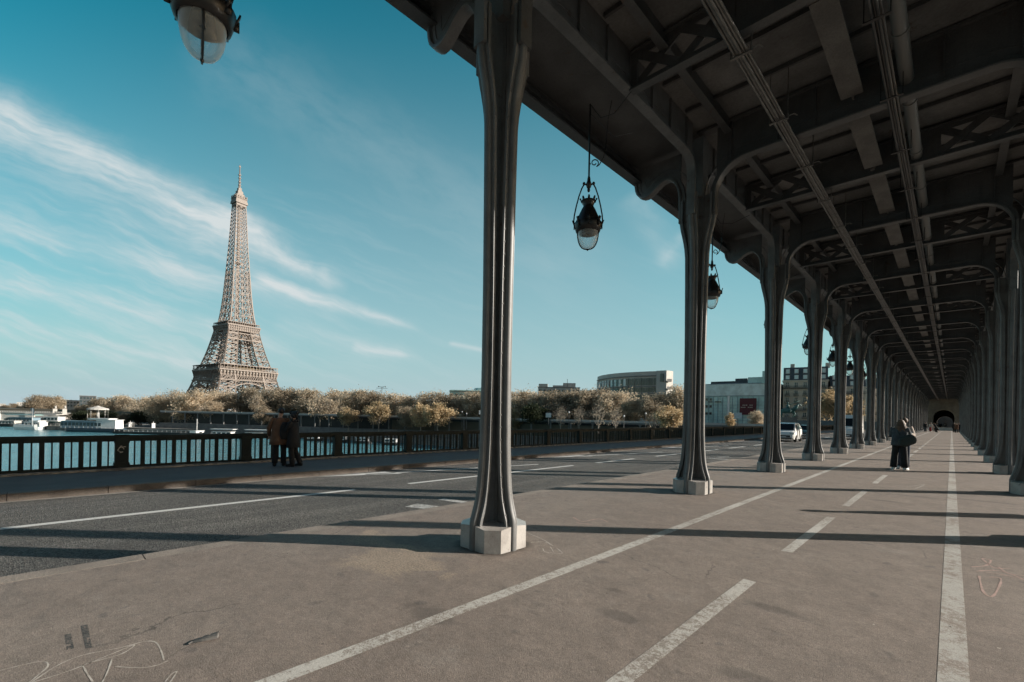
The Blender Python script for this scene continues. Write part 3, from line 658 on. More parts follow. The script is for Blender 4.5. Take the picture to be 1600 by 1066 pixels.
sb.box((XM + .03 - .14, PITCH / 4, 7.36), (.02, PITCH / 2 - .5, .06)); sb.box((XM + .03 + .14, PITCH / 4, 7.36), (.02, PITCH / 2 - .5, .06)); sb.box((XM + .03, .2, 7.34), (.34, .12, .05))
strg = sb.obj('stringer', 'stringer', deck); strg.location = (0, Y0, 0)
s2 = MB()
for x in (XM - 2.1, XM + 2.1): s2.box((x, PITCH / 2, 7.8), (.03, PITCH - .1, .3)); s2.box((x, PITCH / 2, 7.66), (.14, PITCH - .1, .025))
for k in range(1, 6): s2.box((XM, k * PITCH / 6 + .07, 7.9), (XR - XL - .2, .05, .07))
jst = s2.obj('ceiling_joists', 'deck', deck); jst.location = (0, Y0, 0)
for i in range(-3, NCOL + 1):
    for src, y in ((gird, Y0 + PITCH * i), (latt, Y0 + PITCH * (i + .5)), (beams[0], Y0 + PITCH * i), (beams[1], Y0 + PITCH * i), (strg, Y0 + PITCH * i), (strg, Y0 + PITCH * (i + .5)), (jst, Y0 + PITCH * i)):
        if abs(src.location.y - y) < .01: continue
        if y > 140: continue
        q = src.copy(); C.collection.objects.link(q); q.parent = deck; q.location = (src.location.x, y, 0)
b = MB()
for s in (-1, 1): b.box((XM + s * 3.9, (DA + DB) / 2, 8.8), (.06, DB - DA, .6))
b.obj('track_parapet', 'deck', deck)
# services hung below the girders
ct = thing('cable_tray', 'long bundle of pale metal conduits clipped under the girders, nearer the road', 'cable tray')
b = MB()
for k, x in enumerate((-.085, -.04, .0, .045, .085)): b.tube([(-2.3 + x, y, 7.0 + (.012 if k % 2 else 0) + .012 * math.sin(y * 1.3 + k)) for y in [DA + j * 1.5 for j in range(int((143 - DA) / 1.5))]], .02 if k != 2 else .026, 7)
b.obj('conduits', 'tray', ct, True)
def spread(src, y0, step, n, root):
    for k in range(n):
        q = src if k == 0 else src.copy()
        if k: C.collection.objects.link(q); q.parent = root
        q.location = (0, y0 + step * k, 0)
cm = MB(); y = 0
if True: cm.box((-2.3, y, 6.965), (.3, .045, .012)); cm.box((-2.3 - .14, y, 7.0), (.02, .05, .09)); cm.box((-2.3 + .14, y, 7.0), (.02, .05, .09)); cm.tube([(-2.3 + .14, y, 7.0), (-2.28 + .21, y + .05, 7.03), (-2.3 + .27, y + .09, 7.0)], .01, 5); cm.bar((-2.44, y, 7.04), (-2.44, y, 7.9), .015); cm.bar((-2.16, y, 7.04), (-2.16, y, 7.9), .015)
spread(cm.obj('clamp', 'tray', ct), DA + .7, PITCH / 3, 80, ct)
ct = thing('cable_bundle', 'dark ribbed bundle of black cables hanging beside the pale duct', 'cable bundle')
b = MB()
for k in range(4): b.tube([(-.835 + .036 * k, y, 6.98 + .02 * math.sin(y * .9 + k) + (.03 if k % 2 else 0)) for y in [DA + j * 1.5 for j in range(int((143 - DA) / 1.5))]], .022, 6)
b.obj('cables', 'cable', ct, True)
b = MB(); y = 0
if True: b.box((-.78, y, 6.93), (.3, .05, .012)); b.bar((-.92, y, 6.93), (-.92, y, 7.9), .014); b.bar((-.64, y, 6.93), (-.64, y, 7.9), .014)
spread(b.obj('hanger', 'black', ct), DA + 1.2, PITCH / 3, 80, ct)
ct = thing('ventilation_duct', 'pale round duct running below the ceiling along the viaduct', 'duct')
b = MB(); b.tube([(-.62, y, 7.38) for y in (DA, 0, 40, 90, 143)], .095, 14); b.obj('duct_pipe', 'duct', ct, True)
b = MB(); b.loft([[(-.62 + rr * math.cos(t), o, 7.38 + rr * math.sin(t)) for t in [2 * math.pi * k / 14 for k in range(14)]] for rr, o in ((.096, -.04), (.108, -.04), (.108, .04), (.096, .04))], False)
spread(b.obj('duct_collar', 'duct', ct), DA + .3, PITCH / 3, 80, ct)

# ---------------------------------------------------------------- hanging lanterns
def make_lantern():
    root = thing('hanging_lantern', '', 'lantern')
    b = MB(); b.tube([(0, 0, 1.28), (0, 0, 2.9)], .018, 8); b.lathe([(.02, 1.2), (.045, 1.24), (.06, 1.3), (.035, 1.36), (.03, 1.42), (.018, 1.46)], 10); b.ellipsoid((0, 0, 1.18), (.03, .03, .045), 8, 6); b.obj('rod', 'black', root)
    b = MB(); pts = []
    for k in range(16):
        t = k / 15; a = R(-60 + 400 * t); r_ = .085 - .055 * t; pts.append((.105 + r_ * math.cos(a), 0, 1.72 + r_ * math.sin(a)))
    b.tube([(.33, 0, 2.2), (.32, 0, 2.02), (.28, 0, 1.82), (.2, 0, 1.68), (.15, 0, 1.645)] + pts, .011, 6); b.tube([(.0, 0, 1.72), (.03, 0, 1.7)], .012, 6); b.tube([(.33, 0, 2.2), (.36, 0, 2.6), (.42, 0, 2.95)], .007, 5); b.obj('scroll', 'black', root)
    b = MB()
    for s in (-1, 1):
        b.tube([(s * .09, 0, 1.3), (s * .135, 0, 1.22), (s * .19, 0, 1.06), (s * .24, 0, .86), (s * .275, 0, .68), (s * .285, 0, .56), (s * .28, 0, .5)], .014, 7)
        b.ellipsoid((s * .095, 0, 1.31), (.03, .03, .035), 8, 6); b.tube([(0, 0, 1.26), (s * .09, 0, 1.31)], .014, 6)
    b.obj('yoke', 'black', root)
    b = MB(); b.tube([(.0, 0, 2.9), (.2, -.1, 2.55), (.45, -.3, 2.5), (.7, -.7, 2.62)], .008, 5); b.tube([(.02, 0, 2.7), (.5, .2, 2.35), (.9, .5, 2.6)], .006, 5); b.obj('wire', 'black', root)
    b = MB(); b.lathe([(.212, .33), (.24, .345), (.265, .42), (.28, .5), (.262, .52), (.24, .56), (.19, .67), (.135, .79), (.1, .85), (.105, .88), (.13, .93), (.145, .96), (.12, .95), (.07, .91), (.01, .89)], 24)
    for k in range(8):
        t = k * math.pi / 4; c, s = math.cos(t), math.sin(t); b.bar((.135 * c, .135 * s, .93), (.155 * c, .155 * s, .99), .045, .015); b.ellipsoid((.16 * c, .16 * s, 1.0), (.02, .02, .02), 6, 4)
        b.bar((.27 * c, .27 * s, .46), (.31 * c, .31 * s, .57), .05, .016); b.bar((.275 * c, .275 * s, .5), (.275 * c, .275 * s, .4), .06, .02)
    b.obj('hood', 'black', root, True)
    b = MB(); b.lathe([(.185, .395), (.185, .34), (.182, .3), (.03, .31)], 24); b.obj('reflector', 'bark', root, True)
    b = MB(); b.lathe([(.2, .4), (.2, .32), (.194, .24), (.178, .155), (.15, .085), (.112, .035), (.065, .008), (.004, 0)], 28); b.obj('globe', 'globe', root, True)
    b = MB(); pts = [(.208 * e, 0, z) for e, z in ()]
    prof = [(.21, .39), (.21, .32), (.204, .24), (.187, .152), (.158, .078), (.118, .025), (.068, -.004), (0, -.012)]
    b.tube([(-x, 0, z) for x, z in prof] + [(x, 0, z) for x, z in prof[::-1][1:]], .011, 6); b.ellipsoid((0, 0, -.018), (.02, .02, .02), 6, 4); b.obj('glass_strap', 'black', root)
    return root
LAMPX = -4.92; LP = 6.06; lamp = make_lantern(); lamp.location = (LAMPX, .97, 4.79); lamp.scale = (.93, .93, .93)
for k in range(12):
    lab = ['clear glass lantern hanging at the top left corner, its hood cut by the frame', 'black lantern hanging whole against the sky right of the nearest column'][k] if k < 2 else f'{ordn(k - 2)} black lantern beyond the one seen whole against the sky'
    if k == 0: tag(lamp, lab, 'lantern', 'lanterns under the eave'); lamp.rotation_euler = (0, 0, R(-10))
    else: dup(lamp, (LAMPX, .97 + LP * k, 4.74), R(12 + 23 * (k % 3)) if k > 1 else R(38), lab)

# ---------------------------------------------------------------- far portal under the viaduct
def portal(name, yf, depth, label, rad=1.78, crown=4.75, top=ZC, half=4.6):
    root = thing(name, label, 'stone portal', (XM, yf, 0)); spr = crown - rad
    arcp = [(rad * math.cos(R(a)), spr + rad * math.sin(R(a))) for a in range(0, 181, 12)]
    b = MB()
    for yy in (0, depth):
        for i in range(len(arcp) - 1):
            (x0, z0), (x1, z1) = arcp[i], arcp[i + 1]; b.add([(x0, yy, z0), (x1, yy, z1), (x1, yy, top), (x0, yy, top)], [(0, 1, 2, 3)])
        for s in (-1, 1): b.add([(s * rad, yy, 0), (s * rad, yy, top), (s * half, yy, top), (s * half, yy, 0)], [(0, 1, 2, 3)])
    prof = [(rad, 0)] + arcp + [(-rad, 0)]
    for (x0, z0), (x1, z1) in zip(prof, prof[1:]): b.add([(x0, 0, z0), (x1, 0, z1), (x1, depth, z1), (x0, depth, z0)], [(0, 1, 2, 3)])
    for s in (-1, 1): b.add([(s * half, 0, 0), (s * half, depth, 0), (s * half, depth, top), (s * half, 0, top)], [(0, 1, 2, 3)])
    b.obj('wall', 'masonry', root)
    b = MB()
    for i in range(15):                                         # raised voussoirs
        a0, a1 = R(i * 12 + 1), R(i * 12 + 11); r0, r1 = rad + .02, rad + 1.15 + (.25 if i % 2 else 0)
        q = [(r0 * math.cos(a0), spr + r0 * math.sin(a0)), (r1 * math.cos(a0), spr + r1 * math.sin(a0)), (r1 * math.cos(a1), spr + r1 * math.sin(a1)), (r0 * math.cos(a1), spr + r0 * math.sin(a1))]
        b.add([(x, -.07, z) for x, z in q] + [(x, -.001, z) for x, z in q], [(0, 1, 2, 3), (4, 7, 6, 5), (0, 4, 5, 1), (1, 5, 6, 2), (2, 6, 7, 3), (3, 7, 4, 0)])
    b.obj('voussoirs', 'masonry', root)
    b = MB()
    for s in (-1, 1):
        for k in range(6): b.box((s * (rad + .75), -.05, .25 + k * .5), (1.3, .1, .42))
    b.obj('quoins', 'masonry', root)
portal('stone_portal', 146, 7, 'yellow stone arch closing the far end of the columned promenade')
b = MB()
for s in (-1, 1): b.box((XM + s * 2.6, 162.5, 3.9), (.8, 19, 7.8))
b.box((XM, 162.5, 7.6), (6, 19, .5)); tag(b.obj('vaulted_passage', 'concrete'), 'shaded grey passage behind the far stone portal', 'passage')
b = MB(); b.box((XM, 184, 4), (12, .6, 8)); b.box((XM - .6, 183.6, 1.2), (1.5, .3, 2.4)); tag(b.obj('end_wall', 'slate'), 'dark wall closing the view beyond the second arch', 'wall')
portal('stone_portal', 172, 6, 'second darker stone arch seen through the far portal', 1.6, 3.6)

# ---------------------------------------------------------------- river, banks, ground
WZ = -10.5
b = MB(); b.poly([(-6000, -6000, WZ), (6000, -6000, WZ), (6000, 6000, WZ), (-6000, 6000, WZ)]); tag(b.obj('river', 'water'), kind='structure')
bank = [(900, 330), (260, 150), (60, 128), (0, 122), (-171, 100), (-270, 53), (-331, 2), (-470, -4), (-560, 4), (-640, -10), (-690, -80), (-900, -1500)]
wall = [(900, 350), (260, 168), (60, 146), (0, 140), (-163, 118), (-258, 78), (-352, 58), (-480, 46), (-562, 36), (-652, 12), (-716, -70), (-930, -1500)]
def strip_poly(name, A, B, z, mt, zb=None):
    b = MB()
    for i in range(len(A) - 1): b.add([(*A[i], z), (*A[i + 1], z), (*B[i + 1], z), (*B[i], z)], [(0, 1, 2, 3)]); 
    for i in range(len(A) - 1): b.add([(*A[i], z), (*A[i + 1], z), (*A[i + 1], WZ - 1), (*A[i], WZ - 1)], [(0, 1, 2, 3)])
    return tag(b.obj(name, mt), kind='structure')
strip_poly('lower_quay', bank, wall, -8.4, 'quay')
far = [(3000, 3500), (1200, 4000), (600, 4500), (0, 5000), (-800, 5000), (-1500, 4500), (-2500, 4200), (-3000, 4000), (-3500, 3600), (-4200, 3000), (-5000, 1800), (-5500, -1500)]
strip_poly('upper_bank', wall, far, -1.5, 'earth')
b = MB(); b.box((0, 178, -.72), (90, 70, .75)); tag(b.obj('quay_road', 'asphalt'), kind='structure')
# covered railway cutting along the quay: slab, pillars, back wall near black, its shade put into the colour
def lerp_line(P, t):
    tot = [0]
    for a, c in zip(P, P[1:]): tot.append(tot[-1] + math.dist(a, c))
    t = max(0, min(tot[-1], t))
    for i in range(len(P) - 1):
        if t <= tot[i + 1]:
            k = (t - tot[i]) / (tot[i + 1] - tot[i]); return (P[i][0] + (P[i + 1][0] - P[i][0]) * k, P[i][1] + (P[i + 1][1] - P[i][1]) * k), math.atan2(P[i + 1][1] - P[i][1], P[i + 1][0] - P[i][0])
gl = [(-22, 139.2), (-163, 117), (-258, 71), (-300, 46)]
GL = sum(math.dist(a, c) for a, c in zip(gl, gl[1:]))
rg = thing('railway_gallery', 'low dark railway gallery with a concrete roof edge along the far quay', 'railway gallery')
b = MB(); pb = MB(); wb_ = MB(); n = int(GL / 4)
segs = [lerp_line(gl, i * GL / n) for i in range(n + 1)]
for i in range(n):
    (p, a), (q, _) = segs[i], segs[i + 1]; m_ = ((p[0] + q[0]) / 2, (p[1] + q[1]) / 2); a = math.atan2(q[1] - p[1], q[0] - p[0]); L = math.dist(p, q)
    b.box((m_[0], m_[1] - 1.0, -.35), (L + .05, 3.2, .5), a); wb_.box((m_[0], m_[1] - 2.3, .2), (L + .05, .3, .62), a); b.box((m_[0], m_[1] - .6, -7.1), (L + .05, 5.2, 2.6), a)
    pb.box((m_[0], m_[1] + 2.4, -4), (L + .05, .4, 7), a)
b.obj('slab', 'concrete', rg); pb.obj('back_wall', 'darkhull', rg); wb_.obj('parapet', 'offwhite', rg)  # parapet coloured pale to stand in for the sunlit roof edge
for i in range(0, n, 2):
    p, a = segs[i]; q = MB(); q.box((0, 0, -3.2), (.45, .45, 5.4), a); q.box((0, 0, -.75), (.9, .6, .35), a); q.obj('pillar', 'concrete', rg, loc=(p[0], p[1] - 2.2, 0))

b = MB()
for a_, c_ in zip([(40, 142.5), (-22, 139.0)], [(-22, 139.0), (-24, 138.6)]): b.bar((*a_, -.6), (*c_, -.6), .5, 2.6)
tag(b.obj('quay_parapet', 'offwhite'), 'pale low parapet wall of the upper quay near the bridge end', 'wall')
# ---------------------------------------------------------------- trees
def limb(b, p, d, L, r, depth, out):
    q = Vector(p) + d * L; mid = Vector(p) + d * L * .5 + Vector((random.uniform(-1, 1), random.uniform(-1, 1), 0)) * L * .05
    b.tube([p, mid, q], [r, r * .8, r * .55], 5 if depth > 1 else 4, False); out.append((q, depth))
    if depth <= 0: return
    for k in range(3 if depth > 1 else 2):
        ax = Vector((random.uniform(-1, 1), random.uniform(-1, 1), random.uniform(-.2, 1))).normalized()
        nd = (d * .75 + ax * .75); nd.z += .12; limb(b, q if k else mid, nd.normalized(), L * random.uniform(.6, .8), r * .5, depth - 1, out)
def make_tree_meshes(seed, h, wd, leafm, barkm, nleaf=4200, lsize=.42, clear=.22, depth=3, squash=1.):
    random.seed(seed); b = MB(); tips = []
    th = h * clear; b.tube([(0, 0, -.3), (.05, 0, th * .5), (0, .05, th)], [h * .022, h * .017, h * .014], 7, False)
    for k in range(5):
        a = k * 1.256 + random.uniform(-.3, .3); d = Vector((math.cos(a) * .62, math.sin(a) * .62, 1)).normalized(); limb(b, (0, 0, th * random.uniform(.8, 1)), d, h * .27, h * .009, depth, tips)
    limb(b, (0, 0, th), Vector((0, 0, 1)), h * .3, h * .011, depth, tips)
    lf = MB()
    if nleaf:
        cl_ = []
        zc = th * .75 + (h - th * .75) * .5; rz_ = (h - th * .75) * .5
        for k in range(46):                                     # leaf clumps fill an uneven crown
            while True:
                p = Vector((random.uniform(-1, 1), random.uniform(-1, 1), random.uniform(-1, 1)))
                if .25 < p.length < 1: break
            bulge = 1 + .16 * math.sin(3 * math.atan2(p.y, p.x) + seed) + .1 * math.sin(5 * p.z + seed)
            cl_.append((Vector((p.x * wd / 2 * .84 * bulge, p.y * wd / 2 * .84 * bulge, zc + p.z * rz_ * .86 * squash)), random.uniform(.11, .2) * wd))
        for i in range(nleaf):
            c, r_ = random.choice(cl_)
            p = c + Vector((random.gauss(0, .5), random.gauss(0, .5), random.gauss(0, .42))) * r_
            if p.z < th * .5: continue
            s = lsize * random.uniform(.6, 1.35); u = Vector((random.gauss(0, 1), random.gauss(0, 1), random.gauss(0, 1))).normalized(); q = u.orthogonal().normalized() * s
            v = u.cross(q).normalized() * s * .6
            lf.add([p - q, p + v * .8, p + q, p - v * .8], [(0, 1, 2, 3)])
    return b, lf
TREES = {}
def tree_proto(kind, *a, **k):
    leafm, barkm = a[3], a[4]; b, lf = make_tree_meshes(*a, **k)
    root = thing('autumn_tree', '', 'tree'); b.obj('trunk', barkm, root, True, fix=False)
    if lf.v: lf.obj('crown', leafm, root, fix=False)
    TREES[kind] = [root, False, a[1]]
def tree(kind, px, d, top, label, name=None, base=None, rz=None, wide=1., dd=0):
    """plant one: picture column, distance, picture row of its top; base z"""
    root, used, h0 = TREES[kind]; x, y = gp(px, d); zb = -1.5 if base is None else base; s = (zat(px, top, d) - zb) / h0
    if used: o = dup(root)
    else: o = root; TREES[kind][1] = True
    o.location = (x, y, zb); o.scale = (s * wide, s * wide, s); o.rotation_euler = (0, 0, random.uniform(0, 6.28) if rz is None else rz)
    o.name = name or o.name; tag(o, label, 'tree', 'autumn trees on the far bank'); return o
tree_proto('brownA', 1, 14, 12, 'lbrown', 'bark', 11000, .29, .14)
tree_proto('brownB', 2, 14, 13, 'lbrown', 'bark', 11000, .29, .14)
tree_proto('oliveA', 3, 13, 13, 'lolive', 'bark', 11000, .29, .1)
tree_proto('paleA', 4, 16, 15, 'lpale', 'palebark', 15000, .28, .06)
tree_proto('paleB', 5, 14, 11, 'lpale', 'palebark', 9000, .28, .12)
tree_proto('goldA', 6, 9, 7, 'lgold', 'palebark', 3800, .27, .2)
tree_proto('goldB', 8, 9, 6.4, 'lgold', 'palebark', 3200, .27, .25)
tree_proto('green', 9, 7, 9, 'lgreen', 'bark', 4200, .3, .08)
tree_proto('bare', 12, 9, 6, 'lbrown', 'palebark', 260, .2, .22, depth=4)
tree_proto('thin', 14, 12, 10, 'lpale', 'palebark', 1500, .3, .2, depth=4)

random.seed(21)
# the brown row behind the gallery, left to right
row = [(348, 262, 612, 'brownA'), (385, 258, 607, 'brownB'), (420, 255, 609, 'brownA'), (455, 250, 608, 'oliveA'), (487, 246, 609, 'brownB'), (520, 240, 611, 'brownA'), (552, 232, 610, 'brownB'), (583, 228, 613, 'oliveA'),
       (615, 222, 616, 'brownA'), (645, 215, 620, 'brownB'), (676, 208, 613, 'brownA'), (705, 204, 617, 'oliveA'), (735, 198, 613, 'brownB'), (768, 192, 612, 'brownA'), (812, 184, 610, 'brownB'), (842, 178, 616, 'brownA'), (868, 172, 612, 'oliveA'),
       (900, 168, 611, 'brownB'), (930, 164, 608, 'brownA'), (958, 160, 612, 'brownB')]
for i, (px, d, t, k) in enumerate(row): tree(k, px, d, t - 3.5, f'brown autumn tree, {ordn(i)} from the left in the tall row on the far quay', 'brown_tree', wide=1.25, base=-3.5)
row2 = [(985, 150, 622, 'oliveA'), (1012, 148, 616, 'brownA'), (1034, 150, 612, 'brownB'), (1062, 150, 600, 'brownA')]
for i, (px, d, t, k) in enumerate(row2): tree(k, px, d, t, f'dark brown tree before the curved office building, {ordn(i)} from the left', 'brown_tree')
tree('paleA', 266, 252, 606, 'huge pale beige tree left of the iron tower, left of a pair', 'plane_tree', wide=1.0, base=-8.5)
tree('paleA', 304, 246, 604, 'huge pale beige tree at the foot of the iron tower, right of a pair', 'plane_tree', wide=1.0, base=-8.5, rz=2.)
tree('paleB', 332, 240, 626, 'low pale tree tucked against the huge beige pair', 'plane_tree', base=-5, wide=1.2)
tree('thin', 400, 236, 612, 'thin pale tree directly right of the iron tower base', 'plane_tree')
tree('paleB', 412, 225, 634, 'short pale yellowish tree just left of the man in the camel coat', 'plane_tree', base=-6, wide=1.3)
tree('thin', 500, 215, 614, 'half bare pale tree right of the couple at the railing', 'plane_tree', wide=1.1, base=-5)
tree('thin', 518, 216, 618, 'second half bare pale tree right of the couple', 'plane_tree', base=-5)
tree('goldA', 545, 203, 634, 'small yellow tree on the lower quay, leftmost of the yellow ones', 'yellow_tree', base=-7, wide=1.1)
tree('goldA', 592, 198, 624, 'tall yellow tree on the lower quay, second from the left', 'yellow_tree', base=-6.5)
tree('oliveA', 636, 192, 634, 'short dark olive tree between two yellow trees', 'olive_tree', base=-5)
tree('goldB', 658, 186, 630, 'slim yellow tree touching the roundest bright yellow one', 'yellow_tree', base=-6.5)
tree('goldA', 684, 180, 626, 'roundest and brightest yellow tree, left of the nearest column', 'yellow_tree', base=-6, wide=1.25)
tree('goldB', 802, 170, 638, 'yellow tree half hidden behind the nearest column', 'yellow_tree', base=-6)
tree('green', 833, 160, 632, 'dark evergreen bush among brown trees right of the nearest column', 'evergreen_tree', wide=1.2)
tree('goldB', 470, 224, 652, 'tiny pale shrub behind the woman in black', 'shrub', base=-6)
for i, (px, d, t) in enumerate([(876, 150, 634), (905, 147, 632), (935, 140, 628), (962, 142, 633), (1022, 132, 640)]): tree('bare', px, d, t, f'bare pale tree on the quay wall, {ordn(i)} from the left', 'bare_tree', base=-3.2, wide=1.1)
tree('goldA', 1048, 128, 630, 'pale yellow tree against the left edge of the second column', 'yellow_tree', base=-4, wide=1.1)
tree('goldB', 1141, 126, 645, 'little orange tree in front of the teal glass building', 'yellow_tree', base=-1.5, wide=1.)
tree('brownA', 1182, 150, 641, 'reddish brown round tree before the red banner', 'brown_tree', base=-1.5)
tree('goldA', 1292, 118, 604, 'golden tree at the bridge end beside the stone apartment house', 'yellow_tree', base=-.5, wide=1.1)
tree('goldB', 1331, 124, 620, 'golden tree glimpsed between far columns behind the white van', 'yellow_tree', base=-.5, wide=1.1)
# dark clipped row on the left part of the quay and the trees far left
for i in range(9): tree('oliveA' if i % 2 else 'green', 128 + i * 22, 256 + 2 * (i % 3), 643 + (i % 2) * 2, f'dark clipped quay tree with sunlit top, {ordn(i)} from the left of its row', 'quay_tree', base=-8.6, wide=1.05)
for i, (px, d, t, k) in enumerate([(64, 520, 616, 'oliveA'), (86, 530, 618, 'brownA'), (102, 545, 624, 'oliveA'), (46, 520, 627, 'brownB'), (158, 420, 620, 'oliveA'), (186, 400, 616, 'brownB'), (200, 390, 622, 'paleB'), (214, 380, 626, 'brownA'), (232, 340, 620, 'brownB'), (244, 320, 618, 'paleB'), (172, 420, 630, 'brownA'), (130, 430, 632, 'oliveA'),
                                       (8, 620, 632, 'brownA'), (22, 640, 630, 'oliveA'), (36, 600, 634, 'brownB'), (222, 360, 632, 'thin')]):
    tree(k, px, d, t, ['largest dark tree behind the stone bridge at far left', 'brown tree right behind the bridge statues', 'dark tree right of the bridge statues', 'brown tree left of the largest dark one at far left', 'dark crown behind the carousel', 'tall reddish brown tree between carousel and huge beige pair', 'pale tree leaning on the tall reddish one',
                       'smaller brown tree right of the tall reddish one', 'brown tree just left of the huge beige pair', 'pale tree touching the huge beige pair on its left', 'low brown tree below the tall reddish one', 'low dark tree left of the carousel', 'hazy brown tree at the left edge of the photo', 'hazy dark tree near the left edge',
                       'hazy brown tree above the left end of the stone bridge', 'half bare tree amid the trees right of the carousel'][i], 'distant_tree', base=-9 if i < 13 else -5, wide=1.25)

# ---------------------------------------------------------------- the iron lattice tower
def eiffel():
    d = 583.; x, y = gp(367.5, d); base = zat(367, 581, d) - 57
    va = math.atan2(-y, -x)                                     # direction from tower to camera
    root = thing('lattice_tower', 'tall brown iron lattice tower rising above the autumn trees', 'tower', (x, y, base), va + R(26) + math.pi / 2)
    K = [(0, 98), (20, 84), (40, 70), (52, 65.5), (57, 66), (62, 58), (80, 48), (95, 41.5), (108, 36.5), (116, 31), (130, 27), (153, 23), (184, 19.3), (214, 16), (245, 13.2), (272, 11.2), (292, 6)]
    def S(h):
        for (a, p), (c, q) in zip(K, K[1:]):
            if a <= h <= c: return (p + (q - p) * (h - a) / (c - a)) / 2
        return 3
    def legw(h): return 25 - (25 - 15) * h / 57 if h < 57 else (15.5 - 5.2 * (h - 57) / 58)
    def leg(b, lv, th):
        for sx in (-1, 1):
            for sy in (-1, 1):
                def cor(h):
                    o = S(h); i = o - legw(h); return [Vector((sx * p, sy * q, h)) for p, q in ((o, o), (i, o), (i, i), (o, i))]
                for h0, h1 in zip(lv, lv[1:]):
                    A, B = cor(h0), cor(h1)
                    for k in range(4):
                        k2 = (k + 1) % 4; b.bar(A[k], B[k], th * 1.35); b.bar(B[k], B[k2], th * .9)
                        b.bar(A[k], B[k2], th * .62); b.bar(A[k2], B[k], th * .62)
                        m0, m1 = (A[k] + A[k2]) / 2, (B[k] + B[k2]) / 2; b.bar(m0, (A[k2] + B[k2]) / 2, th * .45); b.bar(m1, (A[k] + B[k]) / 2, th * .45)
    b = MB(); leg(b, [0, 10, 20, 28, 36, 44, 52], 1.15)
    for k in range(4):                                          # great arches between the feet
        c, s = round(math.cos(k * math.pi / 2)), round(math.sin(k * math.pi / 2)); P = lambda t, z, o: Vector((t * c - o * s, t * s + o * c, z)); prev = None
        for j in range(21):
            a = math.pi * j / 20; z = 8 + 33 * math.sin(a); z2 = 8 + 38 * math.sin(a); q0, q1 = P(36 * math.cos(a), z, S(z) - 1), P(40 * math.cos(a), z2, S(z2) - 1)
            b.bar(q0, q1, .7)
            if prev: b.bar(prev[0], q0, 1.1); b.bar(prev[1], q1, 1.1); b.bar(prev[0], q1, .5)
            prev = (q0, q1)
    b.obj('lower_legs', 'tower', root)
    b = MB()
    b.box((0, 0, 52.6), (66, 66, 6.5)); b.box((0, 0, 56.6), (71, 71, 1.6)); b.box((0, 0, 62.8), (70, 70, .7))
    for k in range(4):
        c, s = round(math.cos(k * math.pi / 2)), round(math.sin(k * math.pi / 2)); P = lambda t, o, z: (t * c - o * s, t * s + o * c, z)
        for j in range(19):
            t = -34 + j * 68 / 18; b.bar(P(t, 34.6, 57), P(t, 34.6, 62.6), .45)
            b.bar(P(t, 33.3, 49.6), P(t, 35.2, 55.8), 1.1)
        b.bar(P(-35, 34.8, 58.6), P(35, 34.8, 58.6), .5); b.bar(P(-33, 33.4, 50.6), P(33, 33.4, 50.6), .8); b.bar(P(-33, 33.6, 53.2), P(33, 33.6, 53.2), .5)
        for j in range(24):                                     # lattice skirt below the frieze
            t = -33 + j * 66 / 24; b.bar(P(t, 34.2, 44.6), P(t + 2.75, 33.6, 49.4), .5); b.bar(P(t + 2.75, 34.2, 44.6), P(t, 33.6, 49.4), .5)
        b.bar(P(-36, 34.6, 44.4), P(36, 34.6, 44.4), 1.)
    b.obj('first_platform', 'tower', root)
    b = MB()
    for k in range(4):
        c, s = round(math.cos(k * math.pi / 2)), round(math.sin(k * math.pi / 2))
        for j in range(18): t = -32.1 + j * 64.2 / 17; b.box((t * c - 33.35 * s, t * s + 33.35 * c, 54.6), ((1.8, .4, 1.9) if k % 2 == 0 else (.4, 1.8, 1.9)))
    b.obj('frieze_panels', 'offwhite', root)
    b = MB(); b.box((0, 0, 59.6), (48, 48, 4)); b.obj('pavilions', 'glassdark', root)
    b = MB(); leg(b, [57, 64, 71, 78, 85, 91, 97, 103, 108], .95)
    for h in (96, 104):
        o = S(h)
        for k in range(4):
            c, s = round(math.cos(k * math.pi / 2)), round(math.sin(k * math.pi / 2)); P = lambda t, z, o: Vector((t * c - o * s, t * s + o * c, z))
            b.bar(P(-o, h, o), P(o, h, o), 1.0)
            if h == 96:
                for j in range(10): a0, a1 = -o + j * o / 5, -o + (j + 1) * o / 5; b.bar(P(a0, 96, o), P(a1 * .93, 104, S(104)), .55); b.bar(P(a1, 96, o), P(a0 * .93, 104, S(104)), .55)
    b.obj('middle_legs', 'tower', root)
    b = MB(); b.box((0, 0, 108.4), (37, 37, 3)); b.box((0, 0, 111.2), (38.2, 38.2, 2.4)); b.box((0, 0, 113.6), (40, 40, 1.4)); b.box((0, 0, 117.6), (38, 38, .6)); b.box((0, 0, 116), (30, 30, 3.5))
    for k in range(4):
        c, s = round(math.cos(k * math.pi / 2)), round(math.sin(k * math.pi / 2)); P = lambda t, o, z: (t * c - o * s, t * s + o * c, z)
        for j in range(15): t = -18.6 + j * 37.2 / 14; b.bar(P(t, 18.9, 113.6), P(t, 18.9, 117.6), .35); b.bar(P(t, 18.2, 107), P(t, 19.6, 113), .8)
    b.obj('second_platform', 'tower', root)
    b = MB(); h = 116.
